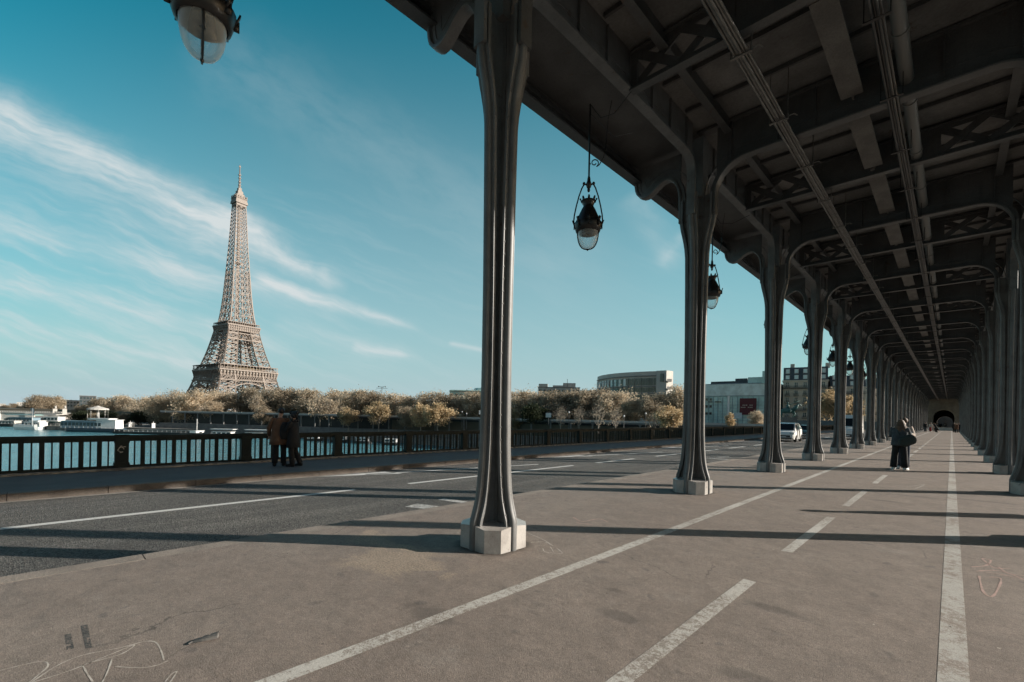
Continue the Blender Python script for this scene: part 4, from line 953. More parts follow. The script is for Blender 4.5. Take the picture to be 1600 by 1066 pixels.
    while h < 270:
        h1 = min(h + max(S(h) * .72, 4.4), 272); o0, o1 = S(h), S(h1); l0, l1 = max(.0, min(o0, 8.6 - (h - 116) * .045)), max(.0, min(o1, 8.6 - (h1 - 116) * .045))
        for k in range(4):
            c, s = round(math.cos(k * math.pi / 2)), round(math.sin(k * math.pi / 2)); P = lambda t, z, o: Vector((t * c - o * s, t * s + o * c, z))
            th = .45 + .4 * (272 - h) / 156
            b.bar(P(-o0, h, o0), P(-o1, h1, o1), th * 1.5); b.bar(P(-o1, h1, o1), P(o1, h1, o1), th * .7)
            b.bar(P(0, h, o0), P(0, h1, o1), th * .85)
            if h < 185:                                         # separate legs with open centre
                i0, i1 = o0 - l0 * .62, o1 - l1 * .62
                for e in (-1, 1):
                    b.bar(P(e * i0, h, o0), P(e * i1, h1, o1), th); b.bar(P(e * o0, h, o0), P(e * i1, h1, o1), th * .6); b.bar(P(e * i0, h, o0), P(e * o1, h1, o1), th * .6)
                    b.bar(P(e * i0, h, o0), P(0, h1, o1), th * .75); b.bar(P(0, h, o0), P(e * i1, h1, o1), th * .75)
            else:
                for e in (-1, 1): b.bar(P(e * o0, h, o0), P(0, h1, o1), th * .8); b.bar(P(0, h, o0), P(e * o1, h1, o1), th * .8)
        h = h1
    b.box((0, 0, 200), (2.6, 2.6, 150)); b.box((0, 0, 196), (9, 9, 1.2)); b.obj('spire', 'tower', root)
    b = MB()
    for side, z0, z1 in ((12.5, 268, 271), (14.6, 271, 274.4), (13.4, 274.4, 277), (14, 277, 278), (10.5, 278, 282), (8.6, 282, 284), (6.4, 284, 288), (4, 288, 292)): b.box((0, 0, (z0 + z1) / 2), (side, side, z1 - z0), 0, .96)
    for k in range(4):
        c, s = round(math.cos(k * math.pi / 2)), round(math.sin(k * math.pi / 2))
        for j in range(5): t = -6 + j * 3; b.bar((t * c - 6.6 * s, t * s + 6.6 * c, 278), (t * c - 6.6 * s, t * s + 6.6 * c, 281.5), .5)
        b.bar((3 * c - 3 * s, 3 * s + 3 * c, 282), (0, 0, 293), .6); b.bar((6.5 * c - 6.5 * s, 6.5 * s + 6.5 * c, 278), (3 * c - 3 * s, 3 * s + 3 * c, 285), .6)
    b.obj('summit', 'tower', root)
    b = MB(); b.tube([(0, 0, 290), (0, 0, 304), (0, 0, 322)], [1.4, .9, .45], 6)
    for z in (296, 300, 305, 309): b.box((0, 0, z), (2.6, 2.6, .8))
    b.box((0, 0, 319.5), (2.2, 1.2, 1.2)); b.obj('antenna', 'tower', root)
eiffel()

# ---------------------------------------------------------------- buildings on the far bank
def face_cam(x, y): return math.atan2(y, x) - math.pi / 2        # local -Y looks at the camera
def winrow(root, xs, z, w_, h_, y, m, frame=None, name='window'):
    for x in xs:
        b = MB(); b.box((x, y, z), (w_, .12, h_)); o = b.obj(name, m, root)
        if frame: f = MB(); f.box((x, y - .06, z - h_ / 2 - .1), (w_ + .3, .3, .18)); f.box((x, y - .075, z), (.08, .06, h_)); f.obj('window_frame', frame, o)
# curved office block
def office():
    A, B = Vector(gp(1026, 240)), Vector(gp(928, 296)); H = zat(1026, 580, 240) + 1.5; n = 18
    root = thing('office_building', 'tall curved office building with ribbon windows and pale stone end wall', 'building', (A.x, A.y, -1.5))
    ch = B - A; L = ch.length; u = ch.normalized(); nv = Vector((u.y, -u.x)); nv = nv if nv.dot(-A) > 0 else -nv
    pts = [u * (L * t) + nv * (13 * 4 * t * (1 - t) * (1 - .35 * t)) - nv * (10 * max(0, t - .8) / .2) ** 1.0 for t in [k / n for k in range(n + 1)]]
    nr = [((pts[min(i + 1, n)] - pts[max(i - 1, 0)]).normalized()) for i in range(n + 1)]; nr = [Vector((d.y, -d.x)) if Vector((d.y, -d.x)).dot(nv) > 0 else Vector((-d.y, d.x)) for d in nr]
    back = [pts[-1] - nv * 14, u * 6 - nv * 10]
    b = MB(); b.prism([tuple(p) for p in pts + back], 0, H); b.obj('wall', 'office', root)
    def panel(b, i, f0, f1, z0, z1, o0, o1):
        P = lambda f, o: pts[i] + (pts[i + 1] - pts[i]) * f + (nr[i] + (nr[i + 1] - nr[i]) * f) * o
        q = [(*P(f, o), z) for z in (z0, z1) for f, o in ((f0, o1), (f1, o1), (f1, o0), (f0, o0))]; b.add(q, [(0, 1, 5, 4), (1, 2, 6, 5), (3, 0, 4, 7), (0, 3, 2, 1), (4, 5, 6, 7)])
    for bi, (z0, z1) in enumerate(((.735, .87), (.60, .69), (.47, .555), (.34, .425))):
        for i in range(n - 1):
            for h in (0, 1):
                q = MB(); panel(q, i, .03 + .5 * h, .47 + .5 * h, z0 * H, z1 * H, -.1, .1); q.obj('window', 'glasspale' if bi == 0 and 4 <= i <= 13 and h else 'glassdark', root)
    b = MB()
    for i in range(n):
        panel(b, i, 0, 1, .905 * H, .92 * H, -.1, .5); panel(b, i, 0, 1, .705 * H, .72 * H, -.1, .45); panel(b, i, 0, 1, .575 * H, .585 * H, -.1, .45); panel(b, i, 0, 1, .445 * H, .455 * H, -.1, .45)
        panel(b, i, -.02, .02, .3 * H, .88 * H, -.1, .3)
    b.obj('ledges', 'concrete', root)
    e = -u; w_ = 4.6
    b = MB(); b.prism([tuple(e * .05 + nv * .8), tuple(e * w_ - nv * 2), tuple(e * w_ * .6 - nv * 8), tuple(e * .05 - nv * 8)], 0, H * 1.005); b.obj('end_wall', 'offwhite', root)
    b = MB(); c = e * (w_ * .6) - nv * .8; b.box((c.x, c.y, H * .87), (1.6, 1.6, 4.2), math.atan2((e * w_ - nv * 2.8).y, (e * w_ - nv * 2.8).x)); b.obj('window', 'glassdark', root)
    for k in range(6): b = MB(); c = e * (w_ + .5) - nv * 3; b.box((c.x, c.y, H * .8 - k * 4), (1.4, 3, .5), math.atan2(e.y, e.x)); c = e * (w_ + 1.15) - nv * 3; b.box((c.x, c.y, H * .8 - k * 4 + .7), (.1, 3, 1.), math.atan2(e.y, e.x)); b.obj('balcony', 'concrete', root)
office()
def flat_block(name, label, px0, px1, top, d, mt, floors, wins, side=None, win='glassdark', bottom=-1.5, depth=14, ztop=None, yaw=0, frame=None, winw=.6):
    x, y = gp((px0 + px1) / 2, d); a = face_cam(x, y) + R(yaw); wd = (px1 - px0) * d / 711 * math.cos(math.atan(((px0 + px1) / 2 - 800) / 711)); H = zat((px0 + px1) / 2, top, d) - bottom
    root = thing(name, label, 'building', (x, y, bottom), a)
    b = MB(); b.box((0, depth / 2, H / 2), (wd, depth, H)); b.obj('wall', mt, root)
    b = MB(); b.box((0, depth / 2, H + .2), (wd + .6, depth + .6, .4)); b.obj('roof', 'concrete', root)
    fh = 3.3
    for f in range(floors):
        z = H - 2.2 - f * fh; n = wins; winrow(root, [-wd / 2 + wd * (i + .5) / n for i in range(n)], z, wd / n * winw, 1.7, -.02, win, frame)
    return root, wd, H
r_, wd, H = flat_block('apartment_block', 'white modern block behind the trees with grey side wall', 840, 905, 606, 300, 'offwhite', 3, 9)
b = MB(); b.box((-wd * .38, 4, H + 1.2), (wd * .22, 7, 2.6)); b.box((wd * .25, 6, H + 1.6), (wd * .3, 8, 3.4)); b.box((0, 6, H + .9), (wd * .3, 8, 1.6)); b.obj('roof_plant', 'offwhite', r_)
b = MB(); b.tube([(wd * .2, 2, H), (wd * .2, 2, H + 6)], .15, 5); b.obj('mast', 'balcony', r_)
flat_block('apartment_block', 'low pale block joining the white modern block to the curved office', 905, 936, 611, 310, 'offwhite', 2, 5)
r_, wd, H = flat_block('museum_building', 'long low building whose teal flat roof shows above the trees', 702, 760, 612, 275, 'glassteal', 2, 8)
b = MB(); b.box((2, 4, H + .6), (wd * 1.15, 10, .5)); b.lathe([(5, 0), (4, 1.6), (.1, 2.2)], 12, (wd * .35, 5, H + .8)); b.obj('roof_canopy', 'glassteal', r_)
flat_block('slate_roofed_house', 'slate roofed pale house far left behind the stone bridge', 104, 124, 626, 480, 'offwhite', 2, 4)
flat_block('slate_roofed_house', 'tall blue slate house right of the pale house at far left', 124, 150, 619, 470, 'slate', 4, 5)
for i, (a, c, t, d) in enumerate([(-6, 9, 631, 1100), (12, 24, 634, 1200), (26, 45, 629, 1150), (44, 54, 634, 1050), (420, 452, 611, 420), (300, 330, 616, 500), (560, 600, 620, 330)]):
    flat_block('distant_building', ['faint pale building at the very left edge of the skyline', 'low faint block second from the left on the skyline', 'faint wide white building above the stone bridge', 'small faint block left of the largest dark tree', 'white building peeping over the trees right of the tower', 'pale roof behind trees left under the tower', 'dark roofs above the trees near the mast'][i], a, c, t, d, 'offwhite' if i < 6 else 'slate', 2, 5)
x, y = gp(596, 330); ma = thing('mast', 'thin mast with cross arms above the trees', 'mast', (x, y, -1.5)); b = MB(); zt = zat(596, 605, 330) + 1.5
b.tube([(0, 0, 0), (0, 0, zt)], .25, 6); b.obj('pole', 'balcony', ma); b = MB(); dr = RT
for k in (-1, 1): b.bar((0, 0, zt), (dr.x * k * 2.6, dr.y * k * 2.6, zt + .5), .3); b.bar((dr.x * k * 2.6, dr.y * k * 2.6, zt - .2), (dr.x * k * 2.6, dr.y * k * 2.6, zt + .9), .3)
b.bar((dr.x * -4, dr.y * -4, zt - .8), (dr.x * 4, dr.y * 4, zt - .8), .25); b.obj('arms', 'balcony', ma)

def glass_building():
    d = 200; x, y = gp(1152, d); a = face_cam(x, y) + R(-14); root = thing('glass_building', 'teal glass cultural building with a dark red banner inside its facade', 'building', (x, y, -1.5), a)
    s = d / 711; Wd = 112 * s * .91; H = zat(1152, 600, d) + 1.5; N = 14
    pts = [(-Wd / 2 + Wd * k / N, 3.2 - 3.2 * math.cos((k / N - .35) * 2.0)) for k in range(N + 1)]
    b = MB(); b.prism(pts + [(Wd / 2, 22), (-Wd / 2, 22)], 0, H); b.obj('wall', 'glassteal', root)
    def hgt(k): return .0
    b = MB(); top = [(p[0], p[1] - .35) for p in pts]
    b.prism(top + [(Wd / 2 + .3, 22.3), (-Wd / 2 - .3, 22.3)], H - 5.4, H - 5.15); b.prism(top + [(Wd / 2 + .3, 22.3), (-Wd / 2 - .3, 22.3)], H + .01, H + .3); b.obj('cornice', 'bluegrey', root)
    b = MB()
    for p in pts: b.box((p[0], p[1] - .12, H / 2 - 2.8), (.14, .16, H - 5.6))
    for z in [k * 1.35 for k in range(1, int((H - 6) / 1.35))]:
        for p, q in zip(pts, pts[1:]): b.bar((p[0], p[1] - .1, z), (q[0], q[1] - .1, z), .08, .1)
    b.obj('mullions', 'bluegrey', root)
    b = MB()
    for (x_, w_) in ((-Wd * .125, .9), (Wd * .485, .7)):
        k = int((x_ / Wd + .5) * N); b = MB(); b.box((x_, pts[k][1] - .25, H / 2 - 2.6), (w_, .4, H - 5.2)); b.obj('fin', 'white', root)
    b = MB(); b.prism([(Wd * .0 + 1.0, .2 - .35), (Wd * .26, .55 - .35), (Wd * .26, .1 - .35), (Wd * .0 + 1.0, -.25 - .35)], H * .28, H * .66); b.obj('banner', 'red', root)
    bl = MB()
    for r__ in range(2):
        for k in range(7):
            if (k * 5 + r__) % 4: bl.box((Wd * .06 + k * .7, -.72, H * (.5 - .05 * r__)), (.45, .06, .4))
    bl.obj('banner_lettering', 'palecloth', root)
    b = MB()
    for k in range(6): b.box((-Wd * .46 + (k % 2) * 1.8, .5, H * .3 + (k // 2) * 3.2), (.9, .8, 1.1))
    b.box((-Wd * .28, -.1, H * .58), (2.8, .6, .5)); b.box((-Wd * .4, 0.1, H * .58), (1.8, .6, .5)); b.obj('dark_panels', 'glassdark', root)
    b = MB(); b.box((-Wd * .1, 10, H + 1.0), (Wd * .7, 10, 1.4)); b.box((0, 8, H + 2), (5, 5, 1.6)); b.obj('roof_plant', 'slate', root)
    b = MB(); b.box((Wd * .42, 4, H + 2.6), (5, 8, 5.2)); b.box((Wd * .27, 5, H + 1.4), (8, 8, 2.8)); b.obj('roof_pavilion', 'glassteal', root)
    b = MB(); b.prism([(p[0], p[1] - .2) for p in pts] + [(q[0], q[1] - .05) for q in pts[::-1]], H - 5.1, H - .02); b.obj('attic_glazing', 'glasspale', root)
glass_building()
def haussmann(px0, px1, top, d, label, nx=5, bays=None, yaw=0):
    x, y = gp((px0 + px1) / 2, d); a = face_cam(x, y) + R(yaw); th = math.atan(((px0 + px1) / 2 - 800) / 711); wd = (px1 - px0) * d / 711 * math.cos(th); H = zat((px0 + px1) / 2, top, d) + .8
    root = thing('stone_apartment_house', label, 'building', (x, y, -.8), a); hw = H * .76
    b = MB(); b.box((0, 7, hw / 2), (wd, 14, hw)); b.obj('wall', 'facade', root)
    b = MB(); b.box((0, 7, hw + .15), (wd + .8, 14.8, .5)); b.box((0, 7, hw * .8), (wd + .4, 14.3, .3)); b.box((0, 7, hw * .2), (wd + .4, 14.3, .3)); b.obj('cornice', 'facade', root)
    b = MB(); e = wd / 2; b.add([(-e, 0, hw + .4), (e, 0, hw + .4), (e, 14, hw + .4), (-e, 14, hw + .4), (-e, 2.2, H), (e, 2.2, H), (e, 12, H), (-e, 12, H)], [(3, 2, 1, 0), (4, 5, 6, 7), (0, 1, 5, 4), (1, 2, 6, 5), (2, 3, 7, 6), (3, 0, 4, 7)])
    rf = b.obj('roof', 'slate', root)
    xs = [-wd / 2 + wd * (i + .5) / nx for i in range(nx)]
    for x_ in xs[::2]: b = MB(); b.box((x_ + wd / nx * .5, 7, H + .9), (1.6, 1.2, 2.2)); b.obj('chimney', 'facade', rf)
    for f in range(2):
        for x_ in xs:
            b = MB(); zz = hw + 1.7 + f * 2.7; b.box((x_, 1.0 + f * .7, zz), (wd / nx * .5, 1.6, 1.9)); o = b.obj('dormer', 'offwhite', root); g = MB(); g.box((x_, .17 + f * .7, zz), (wd / nx * .36, .1, 1.5)); g.obj('pane', 'glasspale', o)
    nf = 6
    for f in range(nf):
        z = hw * (f + .5) / nf
        for x_ in xs:
            b = MB(); b.box((x_, -.02, z), (wd / nx * .36, .14, hw / nf * .62)); o = b.obj('window', 'glassdark', root)
            g = MB(); g.box((x_, -.1, z), (.12, .06, hw / nf * .62)); g.box((x_, -.1, z + hw / nf * .1), (wd / nx * .36, .06, .1)); g.box((x_ - wd / nx * .21, -.08, z), (.22, .12, hw / nf * .66)); g.box((x_ + wd / nx * .21, -.08, z), (.22, .12, hw / nf * .66)); g.obj('window_frame', 'offwhite', o)
    for f in range(1, nf):
        z = hw * f / nf + .2
        b = MB()
        full = f in (2, 5)
        for x_ in ([0] if full else xs):
            w_ = wd if full else wd / nx * .6; b.box((x_, -.45, z - .1), (w_, .9, .16))
            k = 0; n = int(w_ / .3)
            for q in range(n + 1): b.box((x_ - w_ / 2 + q * w_ / n, -.86, z + .45), (.07, .05, .9))
            b.box((x_, -.86, z + .92), (w_, .08, .08)); b.box((x_, -.86, z + .4), (w_, .05, .06))
        b.obj('balcony', 'balcony', root)
haussmann(1222, 1292, 573, 196, 'six storey stone apartment house with slate mansard roof and balconies behind the vehicles', 5)
haussmann(1296, 1352, 586, 190, 'paler stone apartment house glimpsed between far columns', 4, yaw=8)
haussmann(1356, 1410, 590, 200, 'stone apartment house mostly hidden by the farthest columns', 4, yaw=10)
# hoarding and wall at the bridge end
b = MB(); x, y = gp(1290, 112); b.box((x, y, .6), (26, .4, 2.2), R(-8)); tag(b.obj('end_wall', 'concrete'), 'low grey wall at the bridge end below the golden tree', 'wall')
def statue():
    x, y = gp(1230, 104); root = thing('equestrian_statue', 'green bronze statue on a plinth behind the white minivan', 'statue', (x, y, -.28), face_cam(x, y) + R(20))
    b = MB(); b.box((0, 0, 1.3), (2.2, 3.6, 2.6), R(90), .9); b.obj('pedestal', 'quay', root)
    b = MB(); b.ellipsoid((0, 0, 4.1), (1.5, .5, .62), 12, 8); b.tube([(1.2, 0, 4.3), (1.9, 0, 5.0), (2.3, 0, 5.6)], [.5, .36, .25], 8); b.tube([(2.2, 0, 5.6), (2.9, 0, 5.3)], [.26, .14], 8)
    for sx, sy in ((1.1, .28), (1.2, -.28), (-1.1, .28), (-1.2, -.28)): b.tube([(sx, sy, 3.9), (sx + (.4 if sx > 0 else -.2), sy, 3.2), (sx + .1, sy, 2.65)], [.24, .15, .1], 7)
    b.tube([(-1.4, 0, 4.3), (-1.9, 0, 4.2), (-2.1, 0, 3.4)], [.18, .16, .06], 6); b.tube([(.1, 0, 4.6), (.1, 0, 5.2), (.1, 0, 5.6)], [.3, .34, .15], 8); b.ellipsoid((.12, 0, 5.85), (.2, .2, .25), 8, 6); b.tube([(.1, .3, 5.4), (.9, .5, 5.6), (1.7, .6, 6.0), (2.8, .6, 6.5)], [.14, .1, .06, .03], 6)
    for s in (-1, 1): b.tube([(.1, s * .3, 4.6), (.5, s * .55, 4.1), (.3, s * .55, 3.6)], [.2, .16, .1], 6)
    b.obj('figure', mat('green_bronze', (.07, .16, .14), .6), root, True)
statue()

# street lamps and signs along the quay
def lamp_post(px, d, top, label, sign=False, base=-1.5):
    x, y = gp(px, d); h = zat(px, top, d) - base; root = thing('quay_sign' if sign else 'street_lamp', label, 'sign' if sign else 'street lamp', (x, y, base), face_cam(x, y))
    b = MB(); b.tube([(0, 0, 0), (0, 0, h * .5), (0, 0, h)], [.11, .08, .06], 7); b.obj('post', 'concrete', root)
    b = MB()
    if sign: b.box((0, -.1, h - .6), (1.8, .12, 1.5)); b.obj('panel', 'signblue', root)
    else: b.lathe([(.05, h), (.22, h + .15), (.26, h + .45), (.1, h + .65), (.02, h + .7)], 10); b.obj('lamp_head', 'white', root)
for i, (px, d, t) in enumerate([(722, 182, 645), (729, 176, 648), (889, 150, 646), (975, 138, 652), (628, 196, 660), (1009, 138, 648)]): lamp_post(px, d, t, f'slim quay lamp post, {ordn(i)} of those along the far bank counting from near the column', base=-4)
lamp_post(752, 170, 642, 'pale square sign panel just left of the nearest column', True); lamp_post(857, 150, 646, 'white sign panel in front of the dark evergreen bush', True); lamp_post(1153, 120, 646, 'white square sign before the teal glass building', True, -1.5)

# ---------------------------------------------------------------- stone bridge far left, boats, quay things
def iena():
    d = 362; (x0, y0), (x1, y1) = gp(-60, d * .97), gp(100, d); a = math.atan2(y1 - y0, x1 - x0); L = math.dist((x0, y0), (x1, y1)); root = thing('stone_bridge', 'pale stone arch bridge far down the river at the left edge', 'bridge', (x0, y0, WZ), a)
    zt = zat(40, 645, d) - WZ; n = 3; sp = L / n; b = MB()
    for k in range(n):
        pts = []
        m = 14
        for j in range(m + 1):
            t = j / m; pts.append((k * sp + 3 + (sp - 6) * t, (zt - 3.4) * math.sin(math.pi * t) ** .6 if 0 < t < 1 else 0))
        for yy in (0, 18):
            for p, q in zip(pts, pts[1:]): b.add([(p[0], yy, p[1]), (q[0], yy, q[1]), (q[0], yy, zt), (p[0], yy, zt)], [(0, 1, 2, 3)])
        for p, q in zip(pts, pts[1:]): b.add([(p[0], 0, p[1]), (q[0], 0, q[1]), (q[0], 18, q[1]), (p[0], 18, p[1])], [(0, 1, 2, 3)])
        b.box((k * sp, 9, zt / 2), (6, 20, zt)); 
    b.box((L / 2, 9, zt + .15), (L, 18, .3)); b.obj('arches', 'offwhite', root)
    b = MB(); b.box((L / 2, -.3, zt + .2), (L, .9, .5)); b.box((L / 2, 0, zt + 1.4), (L, .5, .25))
    for k in range(int(L / 1.6)): b.box((k * 1.6, 0, zt + .8), (.7, .4, 1.1))
    b.obj('parapet', 'offwhite', root)
    for i, px in enumerate((86, 101)):
        xx, yy = gp(px, d * (1.0 if i == 0 else .985)); zz = zat(px, 646, d); r_ = thing('bridge_statue', ['left pale statue on a tall pedestal at the stone bridge end', 'right pale statue on a tall pedestal at the stone bridge end'][i], 'statue', (xx, yy, zz - 1.)); r_.scale = (.62, .62, .72); q = MB(); q.box((0, 0, 3), (4.4, 4.4, 6), 0, .88); q.box((0, 0, 6.2), (4.4, 4.4, .5)); q.obj('pedestal', 'offwhite', r_)
        q = MB(); q.ellipsoid((0, 0, 8), (1.9, .8, .8), 10, 6); q.tube([(1.2, 0, 8), (1.8, 0, 9.2), (2.2, 0, 9.4)], [.6, .5, .25], 7); q.tube([(-.4, .9, 6.4), (-.4, .9, 8), (-.4, .9, 9.4)], [.35, .5, .35], 7); q.ellipsoid((-.4, .9, 10), (.36, .36, .45), 8, 6)
        for sx in (-1.2, 1.2): q.tube([(sx, 0, 8), (sx, 0, 6.4)], [.35, .22], 6)
        q.obj('figure', 'offwhite', r_, True)
iena()
def boat(px0, px1, d, label, hullm, cabs, wl=WZ, hh=1.6, wd=5.2, name='river_boat', yaw=0, mast=None, bow=1):
    """hull between two picture columns at distance d; cabs = [(t0,t1,z0,z1,mat,windows)]"""
    (xa, ya), (xb, yb) = gp(px0, d), gp(px1, d); a = math.atan2(yb - ya, xb - xa) + R(yaw); L = math.dist((xa, ya), (xb, yb)); root = thing(name, label, 'boat', ((xa + xb) / 2, (ya + yb) / 2, wl), a)
    b = MB(); rings = []
    for k in range(11):
        t = k / 10; q = (t if bow < 0 else 1 - t); wv = wd / 2 * min(1, (1 - (1 - min(q / .22, 1)) ** 2) + .04); sh = hh * (1 + .35 * (1 - min(q / .3, 1)) ** 2); xx = -L / 2 + L * t
        rings.append([(xx, -wv * .8, -.4), (xx, -wv, sh * .5), (xx, -wv, sh), (xx, wv, sh), (xx, wv, sh * .5), (xx, wv * .8, -.4)])
    b.loft(rings); b.obj('hull', hullm, root)
    for t0, t1, z0, z1, m, wn in cabs:
        c = MB(); x0, x1 = -L / 2 + L * t0, -L / 2 + L * t1; c.box(((x0 + x1) / 2, 0, (z0 + z1) / 2), (x1 - x0, wd * .78, z1 - z0), 0, .97); c.box(((x0 + x1) / 2, 0, z1 + .07), (x1 - x0 + .5, wd * .84, .14)); o = c.obj('cabin', m, root)
        if wn:
            n = max(2, int((x1 - x0) / 1.7))
            for k in range(n):
                g = MB(); g.box((x0 + (x1 - x0) * (k + .5) / n, -wd * .39, z0 + (z1 - z0) * .55), ((x1 - x0) / n * .72, .1, (z1 - z0) * .5)); g.obj('window', 'glassdark', o)
    b = MB(); n = int(L / 2.2)
    for k in range(n + 1): b.bar((-L / 2 + .8 + (L - 1.6) * k / n, -wd * .46, hh), (-L / 2 + .8 + (L - 1.6) * k / n, -wd * .46, hh + 1.0), .06)
    b.bar((-L / 2 + .8, -wd * .46, hh + 1), (L / 2 - .8, -wd * .46, hh + 1), .07); b.obj('guard_rail', 'white', root)
    if mast: b = MB(); b.tube([(-L / 2 + L * mast[0], 0, hh), (-L / 2 + L * mast[0], 0, mast[1])], .12, 6); b.obj('mast', 'white', root)
    return root
boat(30, 70, 232, 'white river cruiser with dark cabin windows at the left', 'white', [(.35, .97, 1.7, 3.9, 'white', True), (.55, .9, 3.9, 4.6, 'white', False)], hh=2.6)
boat(71, 103, 238, 'green hulled boat with white upper deck behind the white cruiser', 'green', [(.05, .95, 1.8, 4.2, 'green', True), (.1, .8, 4.3, 6.6, 'white', True), (.05, .7, 7.6, 7.8, 'offwhite', False)], hh=2.)
boat(102, 190, 222, 'long blue grey passenger boat with white wheelhouse', 'navy', [(.0, .72, 1.9, 5.2, 'bluegrey', True), (.62, .97, 1.8, 6.0, 'white', False), (.48, .85, 5.9, 6.6, 'white', False)], hh=1.9, wd=6, mast=(.6, 9.5), bow=-1)
boat(186, 316, 214, 'low dark flat barge moored along the quay', 'darkhull', [(.0, .12, 1.1, 1.6, 'darkhull', False), (.9, .98, 1., 1.9, 'white', False)], hh=1.1, wd=7, mast=(.94, 7.5), name='barge')
boat(332, 368, 205, 'small boat with a flat white awning left of the couple', 'darkhull', [(.1, .9, 1.0, 2.1, 'white', True), (.02, .98, 3.1, 3.3, 'white', False)], hh=1.2, wd=4)
boat(384, 426, 202, 'small boat with white awning half behind the man in the camel coat', 'darkhull', [(.1, .6, 1.0, 2.0, 'white', True), (.05, .9, 3.2, 3.4, 'white', False)], hh=1.2, wd=4)
boat(-20, 34, 262, 'dark boat moored under the stone bridge at the left edge', 'darkhull', [(.2, .9, 1.4, 3.4, 'offwhite', True)], hh=1.6)
boat(15, 62, 290, 'grey boat with teal awning behind the white cruiser', 'navy', [(.1, .9, 1.8, 4.6, 'bluegrey', True), (.0, 1., 6.2, 6.5, 'glassteal', False)], hh=2.4, wd=7)
boat(50, 100, 300, 'boat with pale grey canopy roof in the second row of moored boats', 'darkhull', [(.1, .9, 1.8, 4.6, 'white', True), (.0, 1., 6.6, 6.9, 'offwhite', False)], hh=2.4, wd=7)
for i, px in enumerate((440, 480, 520, 556, 600)): boat(px, px + 26, 192 - i * 5, f'small white launch moored at the quay behind the railing, {ordn(i)} from the left', 'darkhull', [(.1, .8, 1., 2.2, 'white', True)], hh=1., wd=3.5, name='launch')
x, y = gp(51, 228); ff = thing('flag', 'tall blue and white banner flag above the white cruiser', 'flag', (x, y, WZ + 2)); b = MB(); zt = zat(50, 638, 228) - WZ - 2; b.tube([(0, 0, 0), (0, 0, zt)], .08, 6); b.obj('pole', 'white', ff)
b = MB(); b.loft([[(-RT.x * q - .04 * FW.x, -RT.y * q - .04 * FW.y, z), (-RT.x * q + .04 * FW.x, -RT.y * q + .04 * FW.y, z), (RT.x * q2, RT.y * q2, z)] for z, q, q2 in ((zt - 4, .1, .5), (zt - 2, .5, .7), (zt, 1.1, .7))]); b.obj('cloth', 'bluegrey', ff)
def carousel():
    d = 250; x, y = gp(153, d); zt = zat(153, 634, d); root = thing('carousel', 'white tented carousel roof standing above the dark quay trees', 'carousel', (x, y, -8.4)); h = zt + 8.4
    b = MB(); b.lathe([(.2, h), (1.2, h - .5), (4.6, h - 1.6), (4.7, h - 2.3), (4.5, h - 2.3), (4.4, h - 1.7)], 16); b.obj('roof', 'offwhite', root)
    b = MB(); b.tube([(0, 0, 0), (0, 0, h - .6)], .5, 8)
    for k in range(8): b.tube([(4.2 * math.cos(k * .785), 4.2 * math.sin(k * .785), 0), (4.2 * math.cos(k * .785), 4.2 * math.sin(k * .785), h - 2)], .1, 5)
    b.lathe([(0.1, 1), (4.4, 1), (4.4, .2), (.1, .2)], 16); b.obj('frame', 'offwhite', root)
carousel()
for i, (px, d) in enumerate([(204, 238), (208, 240), (240, 232)]):
    x, y = gp(px, d); b = MB(); b.box((0, 0, 1.1), (1.4, 1.4, 2.2), 0, .9); b.box((0, 0, 2.3), (1.6, 1.6, .2)); b.lathe([(.1, 2.4), (.1, 3.2), (.02, 3.3)], 6); o = b.obj('quay_kiosk', 'white'); o.location = (x, y, -8.4); tag(o, ['white kiosk on the quay behind the barge bow', 'second white kiosk touching the first behind the barge', 'small white hut alone on the quay edge'][i], 'kiosk')

